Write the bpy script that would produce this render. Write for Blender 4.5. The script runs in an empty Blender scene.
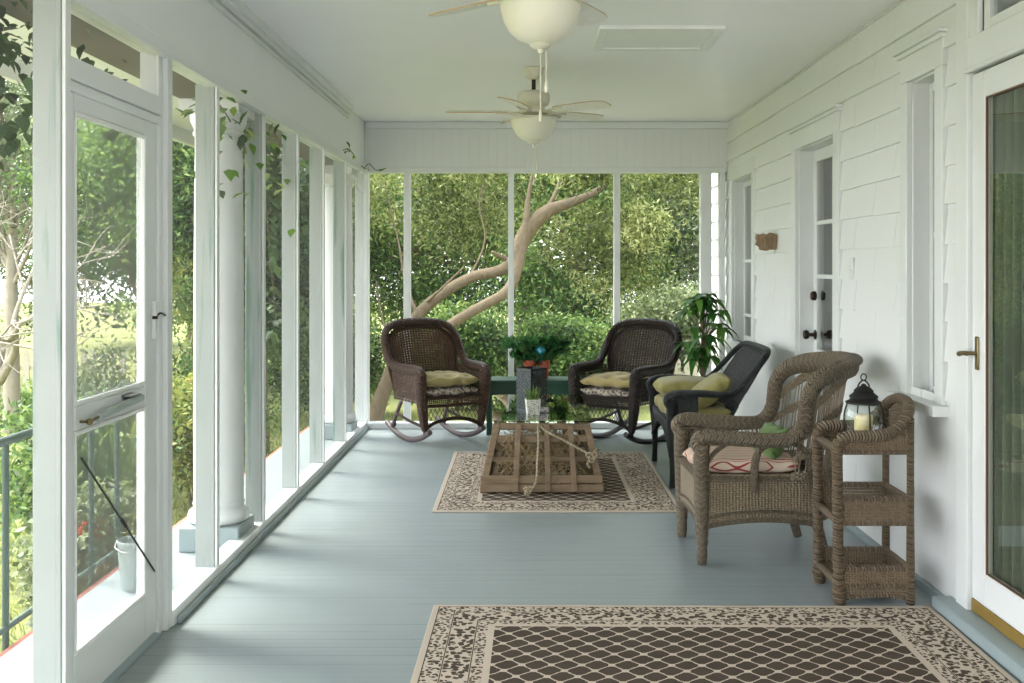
import bpy, math, random
import numpy as np
from mathutils import Vector, Matrix

SKY, SUN, EXPO, HAZE = 2.7, 9.0, .58, 2.0
C = bpy.context.scene.collection
PI = math.pi
rnd = random.Random(7)
F = 1060.0; VX = 525.0; VY = 267.0; CH = 1.4
XL = -1.38; XR = 1.77; YF = 9.2; ZB = 2.226; ZC = 2.66; ZG = -0.6

# ------------------------------------------------------------------ mesh builder
class MB:
    def __init__(s):
        s.V = []; s.F = []; s.U = []; s.n = 0; s.M = []
    def add(s, v, f, uv=None, m=0):
        v = np.asarray(v, float).reshape(-1, 3)
        for q in f:
            s.F.append(tuple(int(i) + s.n for i in q)); s.M.append(m)
            if uv is None: s.U.extend([(0, 0)] * len(q))
        if uv is not None: s.U.extend(uv)
        s.V.append(v); s.n += len(v)

def box(mb, a, b, m=0, rot=None, ctr=None):
    (x0, y0, z0), (x1, y1, z1) = a, b
    v = np.array([(x0,y0,z0),(x1,y0,z0),(x1,y1,z0),(x0,y1,z0),(x0,y0,z1),(x1,y0,z1),(x1,y1,z1),(x0,y1,z1)], float)
    if rot is not None:
        c = np.array(ctr if ctr is not None else v.mean(0))
        v = (v - c) @ np.array(rot).T + c
    mb.add(v, [(0,3,2,1),(4,5,6,7),(0,1,5,4),(1,2,6,5),(2,3,7,6),(3,0,4,7)], m=m)
    return mb

def rotz(a): c, s = math.cos(a), math.sin(a); return [[c,-s,0],[s,c,0],[0,0,1]]
def rotx(a): c, s = math.cos(a), math.sin(a); return [[1,0,0],[0,c,-s],[0,s,c]]
def roty(a): c, s = math.cos(a), math.sin(a); return [[c,0,s],[0,1,0],[-s,0,c]]

def bar(mb, p, q, w, h, up=(0,0,1)):
    p = np.array(p, float); q = np.array(q, float); t = q - p; t /= np.linalg.norm(t)
    u = np.array(up, float); b = np.cross(t, u)
    if np.linalg.norm(b) < 1e-4: b = np.cross(t, (1,0,0))
    b /= np.linalg.norm(b); n = np.cross(b, t)
    v = []
    for c in (p, q):
        for sx, sy in ((-1,-1),(1,-1),(1,1),(-1,1)): v.append(c + b*sx*w/2 + n*sy*h/2)
    mb.add(v, [(0,1,2,3),(7,6,5,4),(0,4,5,1),(1,5,6,2),(2,6,7,3),(3,7,4,0)])

def smooth_path(pts, k, rs=None, closed=False):
    P = np.array(pts, float); n = len(P)
    if rs is None: R = np.ones(n)
    else: R = np.array(rs, float) if not np.isscalar(rs) else np.full(n, rs)
    if k <= 1 or n < 3 and not closed:
        return P, R
    out = []; ro = []
    segs = n if closed else n-1
    for i in range(segs):
        if closed: p0,p1,p2,p3 = P[(i-1)%n],P[i],P[(i+1)%n],P[(i+2)%n]; ra, rb = R[i], R[(i+1)%n]
        else: p0,p1,p2,p3 = P[max(i-1,0)],P[i],P[i+1],P[min(i+2,n-1)]; ra, rb = R[i], R[i+1]
        for j in range(k):
            t = j/k
            out.append(.5*((2*p1)+(-p0+p2)*t+(2*p0-5*p1+4*p2-p3)*t*t+(-p0+3*p1-3*p2+p3)*t**3)); ro.append(ra+(rb-ra)*t)
    if not closed: out.append(P[-1]); ro.append(R[-1])
    return np.array(out), np.array(ro)

def tube(mb, pts, r, n=8, k=6, flat=1.0, up=None, closed=False, caps=True, m=0):
    """flat = height / width of the section (width lies across `up`)"""
    P, R = smooth_path(pts, k, r, closed); K = len(P)
    T = np.gradient(P, axis=0) if not closed else np.roll(P,-1,0)-np.roll(P,1,0)
    T /= np.linalg.norm(T, axis=1)[:,None] + 1e-12
    ref = np.array(up if up is not None else ((0,0,1) if abs(T[0][2]) < .9 else (1,0,0)), float)
    N = []
    cur = ref
    for i in range(K):
        base = ref if up is not None else cur
        nn = base - T[i]*np.dot(base, T[i])
        if np.linalg.norm(nn) < 1e-3: nn = cur - T[i]*np.dot(cur, T[i])
        nn /= np.linalg.norm(nn) + 1e-12; N.append(nn); cur = nn
    N = np.array(N); B = np.cross(T, N)
    ang = np.arange(n)*2*PI/n
    ca, sa = np.cos(ang), np.sin(ang)
    V = P[:,None,:] + R[:,None,None]*(B[:,None,:]*ca[None,:,None] + flat*N[:,None,:]*sa[None,:,None])
    L = np.concatenate([[0], np.cumsum(np.linalg.norm(np.diff(P,axis=0),axis=1))])
    f = []; uv = []
    KK = K if closed else K-1
    for i in range(KK):
        i2 = (i+1) % K
        l2 = L[i+1] if i+1 < K else L[i] + .01
        for j in range(n):
            j2 = (j+1) % n
            f.append((i*n+j, i*n+j2, i2*n+j2, i2*n+j))
            uv += [(j/n, L[i]), ((j+1)/n, L[i]), ((j+1)/n, l2), (j/n, l2)]
    V = V.reshape(-1,3)
    if caps and not closed:
        f.append(tuple(range(n))[::-1]); uv += [(0,0)]*n
        f.append(tuple((K-1)*n+j for j in range(n))); uv += [(0,0)]*n
    mb.add(V, f, uv, m)
    return mb

def lathe(mb, prof, c=(0,0,0), n=32, rib=0, ribs=0, m=0):
    V = []; f = []
    for (r, z) in prof:
        for j in range(n):
            a = 2*PI*j/n
            rr = r*(1 + (rib*math.cos(a*ribs) if ribs else 0))
            V.append((c[0]+rr*math.cos(a), c[1]+rr*math.sin(a), c[2]+z))
    uv = []
    for i in range(len(prof)-1):
        for j in range(n):
            j2 = (j+1)%n
            f.append((i*n+j, i*n+j2, (i+1)*n+j2, (i+1)*n+j)); uv += [(j/n,i),(j2/n,i),(j2/n,i+1),(j/n,i+1)]
    if prof[0][0] > 1e-4: f.append(tuple(range(n))[::-1]); uv += [(0,0)]*n
    if prof[-1][0] > 1e-4: f.append(tuple((len(prof)-1)*n+j for j in range(n))); uv += [(0,0)]*n
    mb.add(V, f, uv, m)
    return mb

def ball(mb, c, r, n=12, sz=1.0):
    prof = [(max(1e-5, r*math.sin(PI*i/n)), -r*sz*math.cos(PI*i/n)) for i in range(n+1)]
    return lathe(mb, prof, c, n*2)

def sheet(mb, S, nu, nv, th=0.0, m=0):
    """grid surface from S(u,v) on [0,1]^2; th > 0 gives it a second skin"""
    u, v = np.meshgrid(np.linspace(0,1,nu+1), np.linspace(0,1,nv+1), indexing='ij')
    P = S(u, v)
    def quads(o, flip):
        q = []
        for i in range(nu):
            for j in range(nv):
                a, b, c, d = o+i*(nv+1)+j, o+(i+1)*(nv+1)+j, o+(i+1)*(nv+1)+j+1, o+i*(nv+1)+j+1
                q.append((a,d,c,b) if flip else (a,b,c,d))
        return q
    if th:
        N = snormal(S, u, v)
        Q = P - N*th
        W = (nu+1)*(nv+1)
        fs = quads(0, False) + quads(W, True)
        idx = lambda i, j: i*(nv+1)+j
        for i in range(nu):
            fs += [(idx(i,0), W+idx(i,0), W+idx(i+1,0), idx(i+1,0)), (idx(i+1,nv), W+idx(i+1,nv), W+idx(i,nv), idx(i,nv))]
        for j in range(nv):
            fs += [(idx(0,j+1), W+idx(0,j+1), W+idx(0,j), idx(0,j)), (idx(nu,j), W+idx(nu,j), W+idx(nu,j+1), idx(nu,j+1))]
        mb.add(np.concatenate([P.reshape(-1,3), Q.reshape(-1,3)]), fs, m=m)
    else:
        mb.add(P.reshape(-1,3), quads(0, False), m=m)

def snormal(S, u, v, e=1e-3):
    a = S(np.clip(u+e,0,1), v) - S(np.clip(u-e,0,1), v)
    b = S(u, np.clip(v+e,0,1)) - S(u, np.clip(v-e,0,1))
    N = np.cross(a, b); return N/(np.linalg.norm(N, axis=-1)[...,None] + 1e-12)

def strand(mb, P, N, w, th):
    T = np.gradient(P, axis=0); T /= np.linalg.norm(T,axis=1)[:,None]+1e-12
    B = np.cross(T, N); B /= np.linalg.norm(B,axis=1)[:,None]+1e-12
    K = len(P)
    V = np.stack([P-B*w/2-N*th*.3, P-N*th/2*0-B*w*.2+N*th/2, P+B*w*.2+N*th/2, P+B*w/2-N*th*.3], 1)
    V = np.concatenate([V, (P-N*th/2)[:,None,:]], 1)
    f = []
    for i in range(K-1):
        for j in range(5):
            j2 = (j+1)%5
            f.append((i*5+j, (i+1)*5+j, (i+1)*5+j2, i*5+j2))
    f += [tuple(range(5)), tuple((K-1)*5+j for j in (4,3,2,1,0))]
    mb.add(V.reshape(-1,3), f)

def weave(mb, S, nu, nv, wu, wv, th=.004, amp=.003, skip_u=None, skip_v=None, jit=0, per=1):
    """interlaced strands: nu stakes (run along v), nv weavers (run along u)"""
    us = (np.arange(nu)+.5)/nu; vs = (np.arange(nv)+.5)/nv
    ue = np.concatenate([[0],us,[1]]); ve = np.concatenate([[0],vs,[1]])
    for j, v0 in enumerate(vs):
        if skip_v and skip_v(v0): continue
        vv = np.full_like(ue, v0) + (rnd.uniform(-jit,jit) if jit else 0)
        P = S(ue, vv); N = snormal(S, ue, np.clip(vv,.002,.998))
        off = np.array([0]+[(-1)**((i//per)+j) for i in range(nu)]+[0])*amp
        strand(mb, P+N*off[:,None], N, wv, th)
    for i, u0 in enumerate(us):
        if skip_u and skip_u(u0): continue
        uu = np.full_like(ve, u0) + (rnd.uniform(-jit,jit) if jit else 0)
        P = S(uu, ve); N = snormal(S, np.clip(uu,.002,.998), ve)
        off = -np.array([0]+[(-1)**((i//per)+j) for j in range(nv)]+[0])*amp
        strand(mb, P+N*off[:,None], N, wu, th)

def lattice(mb, S, n, w, th=.004, rows=1.0):
    """crossing slanted canes over S"""
    for k in range(-n, n+1):
        for sgn in (1,-1):
            t = np.linspace(0,1,9)
            u = (k/n) + t*rows if sgn > 0 else (k/n) + (1-t)*rows
            ok = (u >= -.001) & (u <= 1.001)
            if ok.sum() < 2: continue
            uu = np.clip(u[ok],0,1); tt = t[ok]
            strand(mb, S(uu,tt)+snormal(S,uu,np.clip(tt,.01,.99))*(.002*sgn), snormal(S,uu,np.clip(tt,.01,.99)), w, th)

def make(name, mb, mat, parent=None, bevel=0, smooth=50, seg=2):
    me = bpy.data.meshes.new(name)
    V = np.concatenate(mb.V) if mb.V else np.zeros((0,3))
    me.from_pydata(V.tolist(), [], mb.F)
    uv = me.uv_layers.new(name='UVMap')
    uv.data.foreach_set('uv', np.array(mb.U, np.float32).ravel())
    mats = mat if isinstance(mat, (list,tuple)) else [mat]
    for m in mats: me.materials.append(m)
    if len(mats) > 1: me.polygons.foreach_set('material_index', np.array(mb.M, np.int32))
    if smooth:
        me.shade_smooth()
        if smooth < 180: me.set_sharp_from_angle(angle=math.radians(smooth))
    me.update()
    o = bpy.data.objects.new(name, me); C.objects.link(o)
    if parent: o.parent = parent
    if bevel:
        b = o.modifiers.new('edge', 'BEVEL'); b.width = bevel; b.segments = seg; b.limit_method = 'ANGLE'; b.angle_limit = math.radians(40)
    return o

def tag(o, label, cat, group=None, kind=None):
    o['label'] = label; o['category'] = cat
    if group: o['group'] = group
    if kind: o['kind'] = kind
    return o

def thing(name, label, cat, loc=(0,0,0), rz=0, group=None):
    o = bpy.data.objects.new(name, None); C.objects.link(o)
    o.location = loc; o.rotation_euler = (0,0,rz); o.empty_display_size = .1
    return tag(o, label, cat, group)

def struct(name, mb, mat, parent=None, bevel=0, smooth=30):
    o = make(name, mb, mat, parent, bevel, smooth)
    if not parent: o['kind'] = 'structure'
    return o

def copy_tree(o, parent=None):
    c = o.copy(); C.objects.link(c)
    if parent: c.parent = parent; c.matrix_parent_inverse = o.matrix_parent_inverse.copy()
    for ch in list(o.children): copy_tree(ch, c)
    return c

# ------------------------------------------------------------------ materials
class NT:
    def __init__(s, name):
        s.m = bpy.data.materials.new(name); s.m.use_nodes = True; s.t = s.m.node_tree; s.t.nodes.clear()
        s.out = s.n('ShaderNodeOutputMaterial')
    def n(s, ty, **kw):
        x = s.t.nodes.new(ty)
        for k, v in kw.items(): setattr(x, k, v)
        return x
    def l(s, a, b): s.t.links.new(a, b)
    def put(s, sock, v):
        if isinstance(v, bpy.types.NodeSocket): s.l(v, sock)
        else: sock.default_value = v
    def math(s, op, a, b=None, c=None):
        x = s.n('ShaderNodeMath', operation=op)
        s.put(x.inputs[0], a)
        if b is not None: s.put(x.inputs[1], b)
        if c is not None: s.put(x.inputs[2], c)
        return x.outputs[0]
    def mix(s, f, a, b):
        x = s.n('ShaderNodeMix', data_type='RGBA'); s.put(x.inputs[0], f)
        s.put(x.inputs[6], a if isinstance(a, bpy.types.NodeSocket) else col(a)); s.put(x.inputs[7], b if isinstance(b, bpy.types.NodeSocket) else col(b))
        return x.outputs[2]
    def coord(s, which='Object', scale=None, rot=None):
        o = s.n('ShaderNodeTexCoord').outputs[which]
        if scale or rot:
            mp = s.n('ShaderNodeMapping')
            if scale: mp.inputs['Scale'].default_value = scale
            if rot: mp.inputs['Rotation'].default_value = rot
            s.l(o, mp.inputs[0]); o = mp.outputs[0]
        return o
    def sep(s, o):
        x = s.n('ShaderNodeSeparateXYZ'); s.l(o, x.inputs[0]); return x.outputs
    def noise(s, scale, vec=None, detail=3, rough=.5):
        x = s.n('ShaderNodeTexNoise'); x.inputs['Scale'].default_value = scale; x.inputs['Detail'].default_value = detail; x.inputs['Roughness'].default_value = rough
        if vec is not None: s.l(vec, x.inputs['Vector'])
        return x.outputs['Fac']
    def ramp(s, f, stops, interp='LINEAR'):
        x = s.n('ShaderNodeValToRGB'); x.color_ramp.interpolation = interp
        e = x.color_ramp.elements
        while len(e) < len(stops): e.new(.5)
        for i, (p, c) in enumerate(stops): e[i].position = p; e[i].color = col(c)
        s.l(f, x.inputs[0]); return x.outputs[0]
    def bump(s, h, strength=.5, dist=.01):
        x = s.n('ShaderNodeBump'); x.inputs['Strength'].default_value = strength; x.inputs['Distance'].default_value = dist
        s.l(h, x.inputs['Height']); return x.outputs[0]
    def pbr(s, color, rough=.5, normal=None, metal=0, spec=.5, **kw):
        p = s.n('ShaderNodeBsdfPrincipled')
        s.put(p.inputs['Base Color'], color if isinstance(color, bpy.types.NodeSocket) else col(color)); s.put(p.inputs['Roughness'], rough)
        p.inputs['Metallic'].default_value = metal; p.inputs['Specular IOR Level'].default_value = spec
        if normal is not None: s.l(normal, p.inputs['Normal'])
        for k, v in kw.items(): s.put(p.inputs[k], v)
        s.l(p.outputs[0], s.out.inputs[0]); return p

def col(c): return (c[0], c[1], c[2], 1.0)
def srgb(r, g, b):
    f = lambda x: (x/255/12.92 if x <= 10.31 else ((x/255+.055)/1.055)**2.4)
    return (f(r), f(g), f(b))

def m_paint(name, c, c2=None, rough=.45, ns=3, bump=.15, fine=60, spec=.4):
    t = NT(name); o = t.coord()
    f = t.noise(ns, o, 5)
    cc = t.mix(t.math('MULTIPLY', f, .9), c, c2 if c2 else tuple(x*.86 for x in c))
    t.pbr(cc, rough, t.bump(t.noise(fine, o, 3), bump, .004), spec=spec)
    return t.m

def m_plain(name, c, rough=.5, metal=0, spec=.5, **kw):
    t = NT(name); o = t.coord()
    cc = t.mix(t.noise(25, o, 3), tuple(x*.88 for x in c), tuple(min(1,x*1.08) for x in c))
    t.pbr(cc, rough, metal=metal, spec=spec, **kw); return t.m

WHITE = (.78,.79,.77)
M = {}
M['white'] = m_paint('white_paint', (.80,.81,.79), (.73,.745,.72))
M['white2'] = m_paint('trim_white_paint', (.73,.745,.74), (.64,.66,.645), .35)

def m_siding():
    t = NT('white_siding'); o = t.coord()
    n1 = t.noise(1.3, o, 5); n2 = t.noise(70, t.coord(scale=(1,.25,1)), 3)
    cc = t.mix(n1, (.745,.755,.75), (.67,.685,.675))
    t.pbr(cc, .5, t.bump(n2, .12, .004)); return t.m
M['siding'] = m_siding()

def m_bead(name, axis, per, c, c2, gap=.04):
    t = NT(name); o = t.coord(); s = t.sep(o)
    fr = t.math('FRACT', t.math('DIVIDE', s[axis], per))
    g = t.math('LESS_THAN', fr, gap); g2 = t.math('LESS_THAN', t.math('ABSOLUTE', t.math('SUBTRACT', fr, .5)), gap/2)
    h = t.math('SUBTRACT', 1.0, t.math('MAXIMUM', g, t.math('MULTIPLY', g2, .5)))
    n = t.noise(2.2, o, 5)
    hh = t.math('ADD', h, t.math('MULTIPLY', t.noise(30, o, 2), .15))
    t.pbr(t.mix(n, c, c2), .38, t.bump(hh, .9, .006)); return t.m
M['ceiling'] = m_bead('ceiling_beadboard', 1, .083, (.90,.90,.92), (.86,.86,.875))
M['header'] = m_bead('header_beadboard', 0, .16, (.72,.73,.715), (.65,.665,.65), .03)
M['beam'] = m_bead('beam_board', 1, .9, (.76,.77,.76), (.69,.705,.69), .008)

def m_floor():
    t = NT('blue_grey_floorboards'); o = t.coord(); s = t.sep(o)
    row = t.math('DIVIDE', s[1], .083); fr = t.math('FRACT', row); idn = t.math('FLOOR', row)
    wn = t.n('ShaderNodeTexWhiteNoise', noise_dimensions='1D'); t.l(idn, wn.inputs['W'])
    gap = t.math('LESS_THAN', fr, .03)
    gn = t.noise(1.1, t.coord(scale=(.6,5,1)), 4)
    gapv = t.math('MULTIPLY', gap, t.math('GREATER_THAN', gn, .50))
    n1 = t.noise(1.6, o, 6, .6); n2 = t.noise(9, t.coord(scale=(.15,3,1)), 4)
    base = t.mix(n1, (.218,.258,.265), (.285,.326,.33))
    base = t.mix(t.math('MULTIPLY', wn.outputs['Value'], .35), base, (.252,.296,.30))
    base = t.mix(t.math('MULTIPLY', gapv, .75), base, (.055,.07,.07))
    sp = t.math('MULTIPLY', t.math('GREATER_THAN', t.noise(38, o, 2), .74), t.math('GREATER_THAN', t.noise(1.7, o, 2), .6))
    base = t.mix(t.math('MULTIPLY', sp, .6), base, (.55,.56,.5))
    h = t.math('ADD', t.math('SUBTRACT', 1, t.math('MULTIPLY', gap, .8)), t.math('ADD', t.math('MULTIPLY', n2, .5), t.math('MULTIPLY', wn.outputs['Value'], .35)))
    t.pbr(base, t.math('ADD', t.math('MULTIPLY', n2, .22), .24), t.bump(h, .28, .003), spec=.5); return t.m
M['floor'] = m_floor()
M['sill_blue'] = m_paint('blue_grey_sill_paint', (.24,.30,.31), (.30,.36,.36), .4)

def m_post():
    t = NT('stained_shaded_post_paint'); o = t.coord()
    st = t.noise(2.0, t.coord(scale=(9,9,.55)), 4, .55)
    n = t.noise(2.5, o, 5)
    base = t.mix(n, (.40,.425,.405), (.30,.33,.31))  # base tone darkened to stand in for shade on the posts
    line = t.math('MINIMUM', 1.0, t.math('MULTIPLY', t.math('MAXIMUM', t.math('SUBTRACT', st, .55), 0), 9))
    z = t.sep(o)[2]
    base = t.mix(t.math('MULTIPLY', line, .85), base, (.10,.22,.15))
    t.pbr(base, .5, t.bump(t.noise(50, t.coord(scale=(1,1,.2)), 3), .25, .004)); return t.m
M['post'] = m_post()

def m_screen(name, fac, c):
    t = NT(name)
    tr = t.n('ShaderNodeBsdfTransparent'); d = t.n('ShaderNodeBsdfDiffuse'); d.inputs[0].default_value = col(c)
    n = t.noise(1.5, t.coord(), 3)
    g = t.n('ShaderNodeNewGeometry'); vd = t.n('ShaderNodeVectorMath', operation='DOT_PRODUCT'); t.l(g.outputs['Incoming'], vd.inputs[0]); t.l(g.outputs['Normal'], vd.inputs[1])
    cs = t.math('MAXIMUM', t.math('ABSOLUTE', vd.outputs['Value']), .08)      # a mesh closes up when seen along its plane
    op = t.math('SUBTRACT', 1.0, t.math('POWER', t.math('SUBTRACT', 1.0, t.math('ADD', t.math('MULTIPLY', n, fac*.5), fac*.75)), t.math('DIVIDE', 1.0, cs)))
    mx = t.n('ShaderNodeMixShader'); t.l(op, mx.inputs[0]); t.l(tr.outputs[0], mx.inputs[1]); t.l(d.outputs[0], mx.inputs[2])
    t.l(mx.outputs[0], t.out.inputs[0]); return t.m
M['screen'] = m_screen('insect_screen', .06, (.42,.44,.43))
M['screen_left'] = m_screen('weathered_insect_screen', .075, (.46,.48,.47))

def m_glass(name, tint=(1,1,1), rough=0.0, ior=1.5, floor=0.0):
    t = NT(name)
    tr = t.n('ShaderNodeBsdfTransparent'); tr.inputs[0].default_value = col(tint)
    g = t.n('ShaderNodeBsdfGlossy'); g.inputs['Roughness'].default_value = rough
    fr = t.n('ShaderNodeFresnel'); fr.inputs[0].default_value = ior
    bf = t.n('ShaderNodeNewGeometry').outputs['Backfacing']      # one reflection per pane
    mx = t.n('ShaderNodeMixShader'); fr2 = t.math('DIVIDE', t.math('MULTIPLY', fr.outputs[0], 2.0), t.math('ADD', fr.outputs[0], 1.0))      # both faces of the pane
    t.l(t.math('MULTIPLY', t.math('MAXIMUM', fr2, floor), t.math('SUBTRACT', 1.0, bf)), mx.inputs[0])
    t.l(tr.outputs[0], mx.inputs[1]); t.l(g.outputs[0], mx.inputs[2]); t.l(mx.outputs[0], t.out.inputs[0]); return t.m
M['glass'] = m_glass('window_glass', (.95,.97,.96), .01, 1.55)
M['table_glass'] = m_glass('table_glass', (.62,.72,.56), .015, 1.75)
M['clear'] = m_glass('clear_glass', (.95,.97,.96), .02, 1.45)
M['door_glass'] = m_glass('storm_door_glass', (.88,.92,.89), .01, 1.6)
M['scr_glass'] = m_screen('screen_door_screen', .19, (.46,.48,.46))

def m_wicker(name, c, c2, per=.016, k=5, rough=.5, strength=.9, spec=.4):
    t = NT(name); uv = t.sep(t.coord('UV')); o = t.coord()
    zig = t.math('PINGPONG', t.math('MULTIPLY', uv[0], k), .5)
    w = t.math('SINE', t.math('MULTIPLY', t.math('ADD', t.math('DIVIDE', uv[1], per), t.math('MULTIPLY', zig, 2.0)), 2*PI))
    n = t.noise(55, o, 3); n2 = t.noise(6, o, 3)
    cc = t.mix(t.math('ADD', t.math('MULTIPLY', n, .6), t.math('MULTIPLY', n2, .4)), c, c2)
    st = t.math('GREATER_THAN', t.math('SINE', t.math('MULTIPLY', t.math('ADD', t.math('DIVIDE', uv[1], per), t.math('MULTIPLY', zig, 2.0)), PI)), .1)     # strands of two tones
    cc = t.mix(t.math('MULTIPLY', st, .32), cc, tuple(x*.55 for x in c))
    h = t.math('ADD', t.math('MULTIPLY', w, .5), t.math('MULTIPLY', n, .3))
    t.pbr(cc, rough, t.bump(h, strength, .012), spec=spec); return t.m
M['wk_brown'] = m_wicker('brown_wicker', srgb(46,29,21), srgb(92,65,48), .02)
M['wk_dark'] = m_wicker('dark_brown_wicker', srgb(31,25,23), srgb(64,51,44), .02)
M['wk_black'] = m_wicker('black_wicker', srgb(22,24,26), srgb(50,53,55), .016)
M['wk_grey'] = m_wicker('weathered_grey_wicker', srgb(80,70,57), srgb(152,137,114), .015)
M['wk_cart'] = m_wicker('weathered_brown_wicker', srgb(80,68,55), srgb(148,128,104), .013, 1)
M['runner'] = m_plain('rocker_wood', srgb(84,72,72), .5)
M['runner_dark'] = m_plain('dark_rocker_wood', srgb(36,32,34), .5)

def m_wood(name, c, c2, sc=(2,14,14)):
    t = NT(name); n = t.noise(3, t.coord(scale=sc), 6, .6); n2 = t.noise(2, t.coord(), 3)
    cc = t.mix(n, c, c2); cc = t.mix(t.math('MULTIPLY', n2, .4), cc, tuple(x*.6 for x in c))
    t.pbr(cc, .75, t.bump(n, .5, .004), spec=.25); return t.m
M['trap'] = m_wood('weathered_trap_wood', srgb(92,76,60), srgb(168,146,118))
M['net'] = m_plain('trap_netting', srgb(156,136,104), .9, spec=.1)
M['rope'] = m_wicker('cotton_rope', srgb(172,156,128), srgb(212,198,170), .012, 1, .8, .8, .1)
M['bench'] = m_paint('dark_green_paint', srgb(32,64,52), srgb(44,80,64), .45)
M['plaque'] = m_wood('rough_brown_wood', srgb(112,92,72), srgb(170,146,116), (14,14,3))

def m_fabric(name, c, c2, ns=6, fine=350):
    t = NT(name); o = t.coord()
    cc = t.mix(t.noise(ns, o, 4), c, c2)
    t.pbr(cc, .9, t.bump(t.noise(fine, o, 2), .25, .003), spec=.15, **{'Sheen Weight': .2}); return t.m
M['olive'] = m_fabric('olive_cushion_fabric', srgb(136,122,78), srgb(168,154,106))
M['olive2'] = m_fabric('green_olive_cushion_fabric', srgb(116,110,64), srgb(148,140,88))
M['green_pillow'] = m_fabric('green_pillow_fabric', srgb(70,92,50), srgb(96,120,68), 40)

def m_paisley():
    t = NT('paisley_fabric'); o = t.coord()
    v = t.n('ShaderNodeTexVoronoi', feature='F1'); v.inputs['Scale'].default_value = 26; t.l(o, v.inputs['Vector'])
    n = t.noise(30, o, 4)
    f = t.math('ADD', v.outputs['Distance'], t.math('MULTIPLY', n, .5))
    cc = t.ramp(f, [(0, srgb(72,64,60)), (.40, srgb(120,104,94)), (.60, srgb(170,162,150)), (.74, srgb(160,152,138)), (.84, srgb(90,80,76))], 'CONSTANT')
    t.pbr(cc, .9, spec=.15); return t.m
M['paisley'] = m_paisley()

def m_stripe():
    t = NT('red_striped_fabric'); o = t.coord(); s = t.sep(o)
    rr = t.math('FRACT', t.math('ADD', t.math('DIVIDE', s[0], .062), t.math('MULTIPLY', t.noise(3, o, 2), .08)))
    cc = t.ramp(rr, [(0, srgb(196,178,158)), (.16, srgb(146,62,64)), (.26, srgb(206,190,172)), (.40, srgb(168,84,80)), (.46, srgb(204,188,168)), (.60, srgb(142,60,62)), (.66, srgb(200,182,162)), (.84, srgb(120,110,96)), (.88, srgb(202,186,168))], 'CONSTANT')
    t.pbr(cc, .9, t.bump(t.noise(400, o, 2), .2, .003), spec=.15); return t.m
M['stripe'] = m_stripe()

def m_rug(name, hx, hy, b, per):
    """b: border width; cream lines, two sprigged bands, brown trellis field"""
    t = NT(name); o = t.coord(); s = t.sep(o)
    ax = t.math('ABSOLUTE', s[0]); ay = t.math('ABSOLUTE', s[1])
    d = t.math('MINIMUM', t.math('SUBTRACT', hx, ax), t.math('SUBTRACT', hy, ay))
    dn = t.math('DIVIDE', d, b)
    cream = srgb(198,183,167); brown = srgb(64,56,49)
    v = t.n('ShaderNodeTexVoronoi', feature='F1'); v.inputs['Scale'].default_value = 42; t.l(o, v.inputs['Vector'])
    n = t.noise(70, o, 2)
    flo = t.math('GREATER_THAN', t.math('ADD', t.math('MULTIPLY', v.outputs['Distance'], .9), t.math('MULTIPLY', n, .45)), .68)
    floral = t.mix(flo, brown, cream)
    v2 = t.n('ShaderNodeTexVoronoi', feature='F1'); v2.inputs['Scale'].default_value = 60; t.l(o, v2.inputs['Vector'])
    small = t.mix(t.math('GREATER_THAN', v2.outputs['Distance'], .47), brown, cream)
    a = t.math('ADD', t.math('DIVIDE', s[0], per), t.math('DIVIDE', s[1], per*1.2)); bb = t.math('SUBTRACT', t.math('DIVIDE', s[0], per), t.math('DIVIDE', s[1], per*.86))
    wob = t.math('MULTIPLY', t.math('SUBTRACT', t.noise(60, o, 2), .5), .12)
    fa = t.math('ABSOLUTE', t.math('SUBTRACT', t.math('FRACT', t.math('ADD', a, wob)), .5)); fb = t.math('ABSOLUTE', t.math('SUBTRACT', t.math('FRACT', t.math('ADD', bb, wob)), .5))
    la = t.math('LESS_THAN', fa, .042); lb = t.math('LESS_THAN', fb, .042)
    dot = t.math('LESS_THAN', t.math('ADD', fa, fb), .24)
    tre = t.math('MAXIMUM', t.math('MAXIMUM', la, lb), dot)
    field = t.mix(tre, brown, cream)
    def band(lo, hi): return t.math('MULTIPLY', t.math('GREATER_THAN', dn, lo), t.math('LESS_THAN', dn, hi))
    c = t.mix(band(.10, .34), cream, small)
    c = t.mix(band(.37, .72), c, floral)
    c = t.mix(band(.75, .90), c, small)
    c = t.mix(t.math('GREATER_THAN', dn, 1.0), c, field)
    for e in (.10, .355, .735, ):
        c = t.mix(band(e-.008, e+.008), c, brown)
    nn = t.noise(5, o, 3)
    c = t.mix(t.math('MULTIPLY', nn, .2), c, srgb(150,132,116))
    t.pbr(c, .95, t.bump(t.noise(500, o, 2), .3, .003), spec=.1); return t.m

def m_leaf(name, cols, trans=.35):
    t = NT(name)
    at = t.n('ShaderNodeAttribute', attribute_name='var')
    c = t.ramp(at.outputs['Fac'], [(i/(len(cols)-1), q) for i, q in enumerate(cols)])
    d = t.n('ShaderNodeBsdfPrincipled'); t.l(c, d.inputs['Base Color']); d.inputs['Roughness'].default_value = .5; d.inputs['Specular IOR Level'].default_value = .3
    tl = t.n('ShaderNodeBsdfTranslucent'); t.l(t.mix(.3, c, (.22,.28,.06)), tl.inputs[0])
    mx = t.n('ShaderNodeMixShader'); mx.inputs[0].default_value = trans
    t.l(d.outputs[0], mx.inputs[1]); t.l(tl.outputs[0], mx.inputs[2]); t.l(mx.outputs[0], t.out.inputs[0]); return t.m
def dk(*cs): return [tuple(x*.88 for x in srgb(*c)) for c in cs]
M['leaf_olive'] = m_leaf('olive_green_leaves', dk((40,54,24),(98,114,56),(150,158,92),(196,198,140)))
M['leaf_green'] = m_leaf('mid_green_leaves', dk((28,56,28),(70,106,52),(118,152,76),(172,192,112)))
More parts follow.
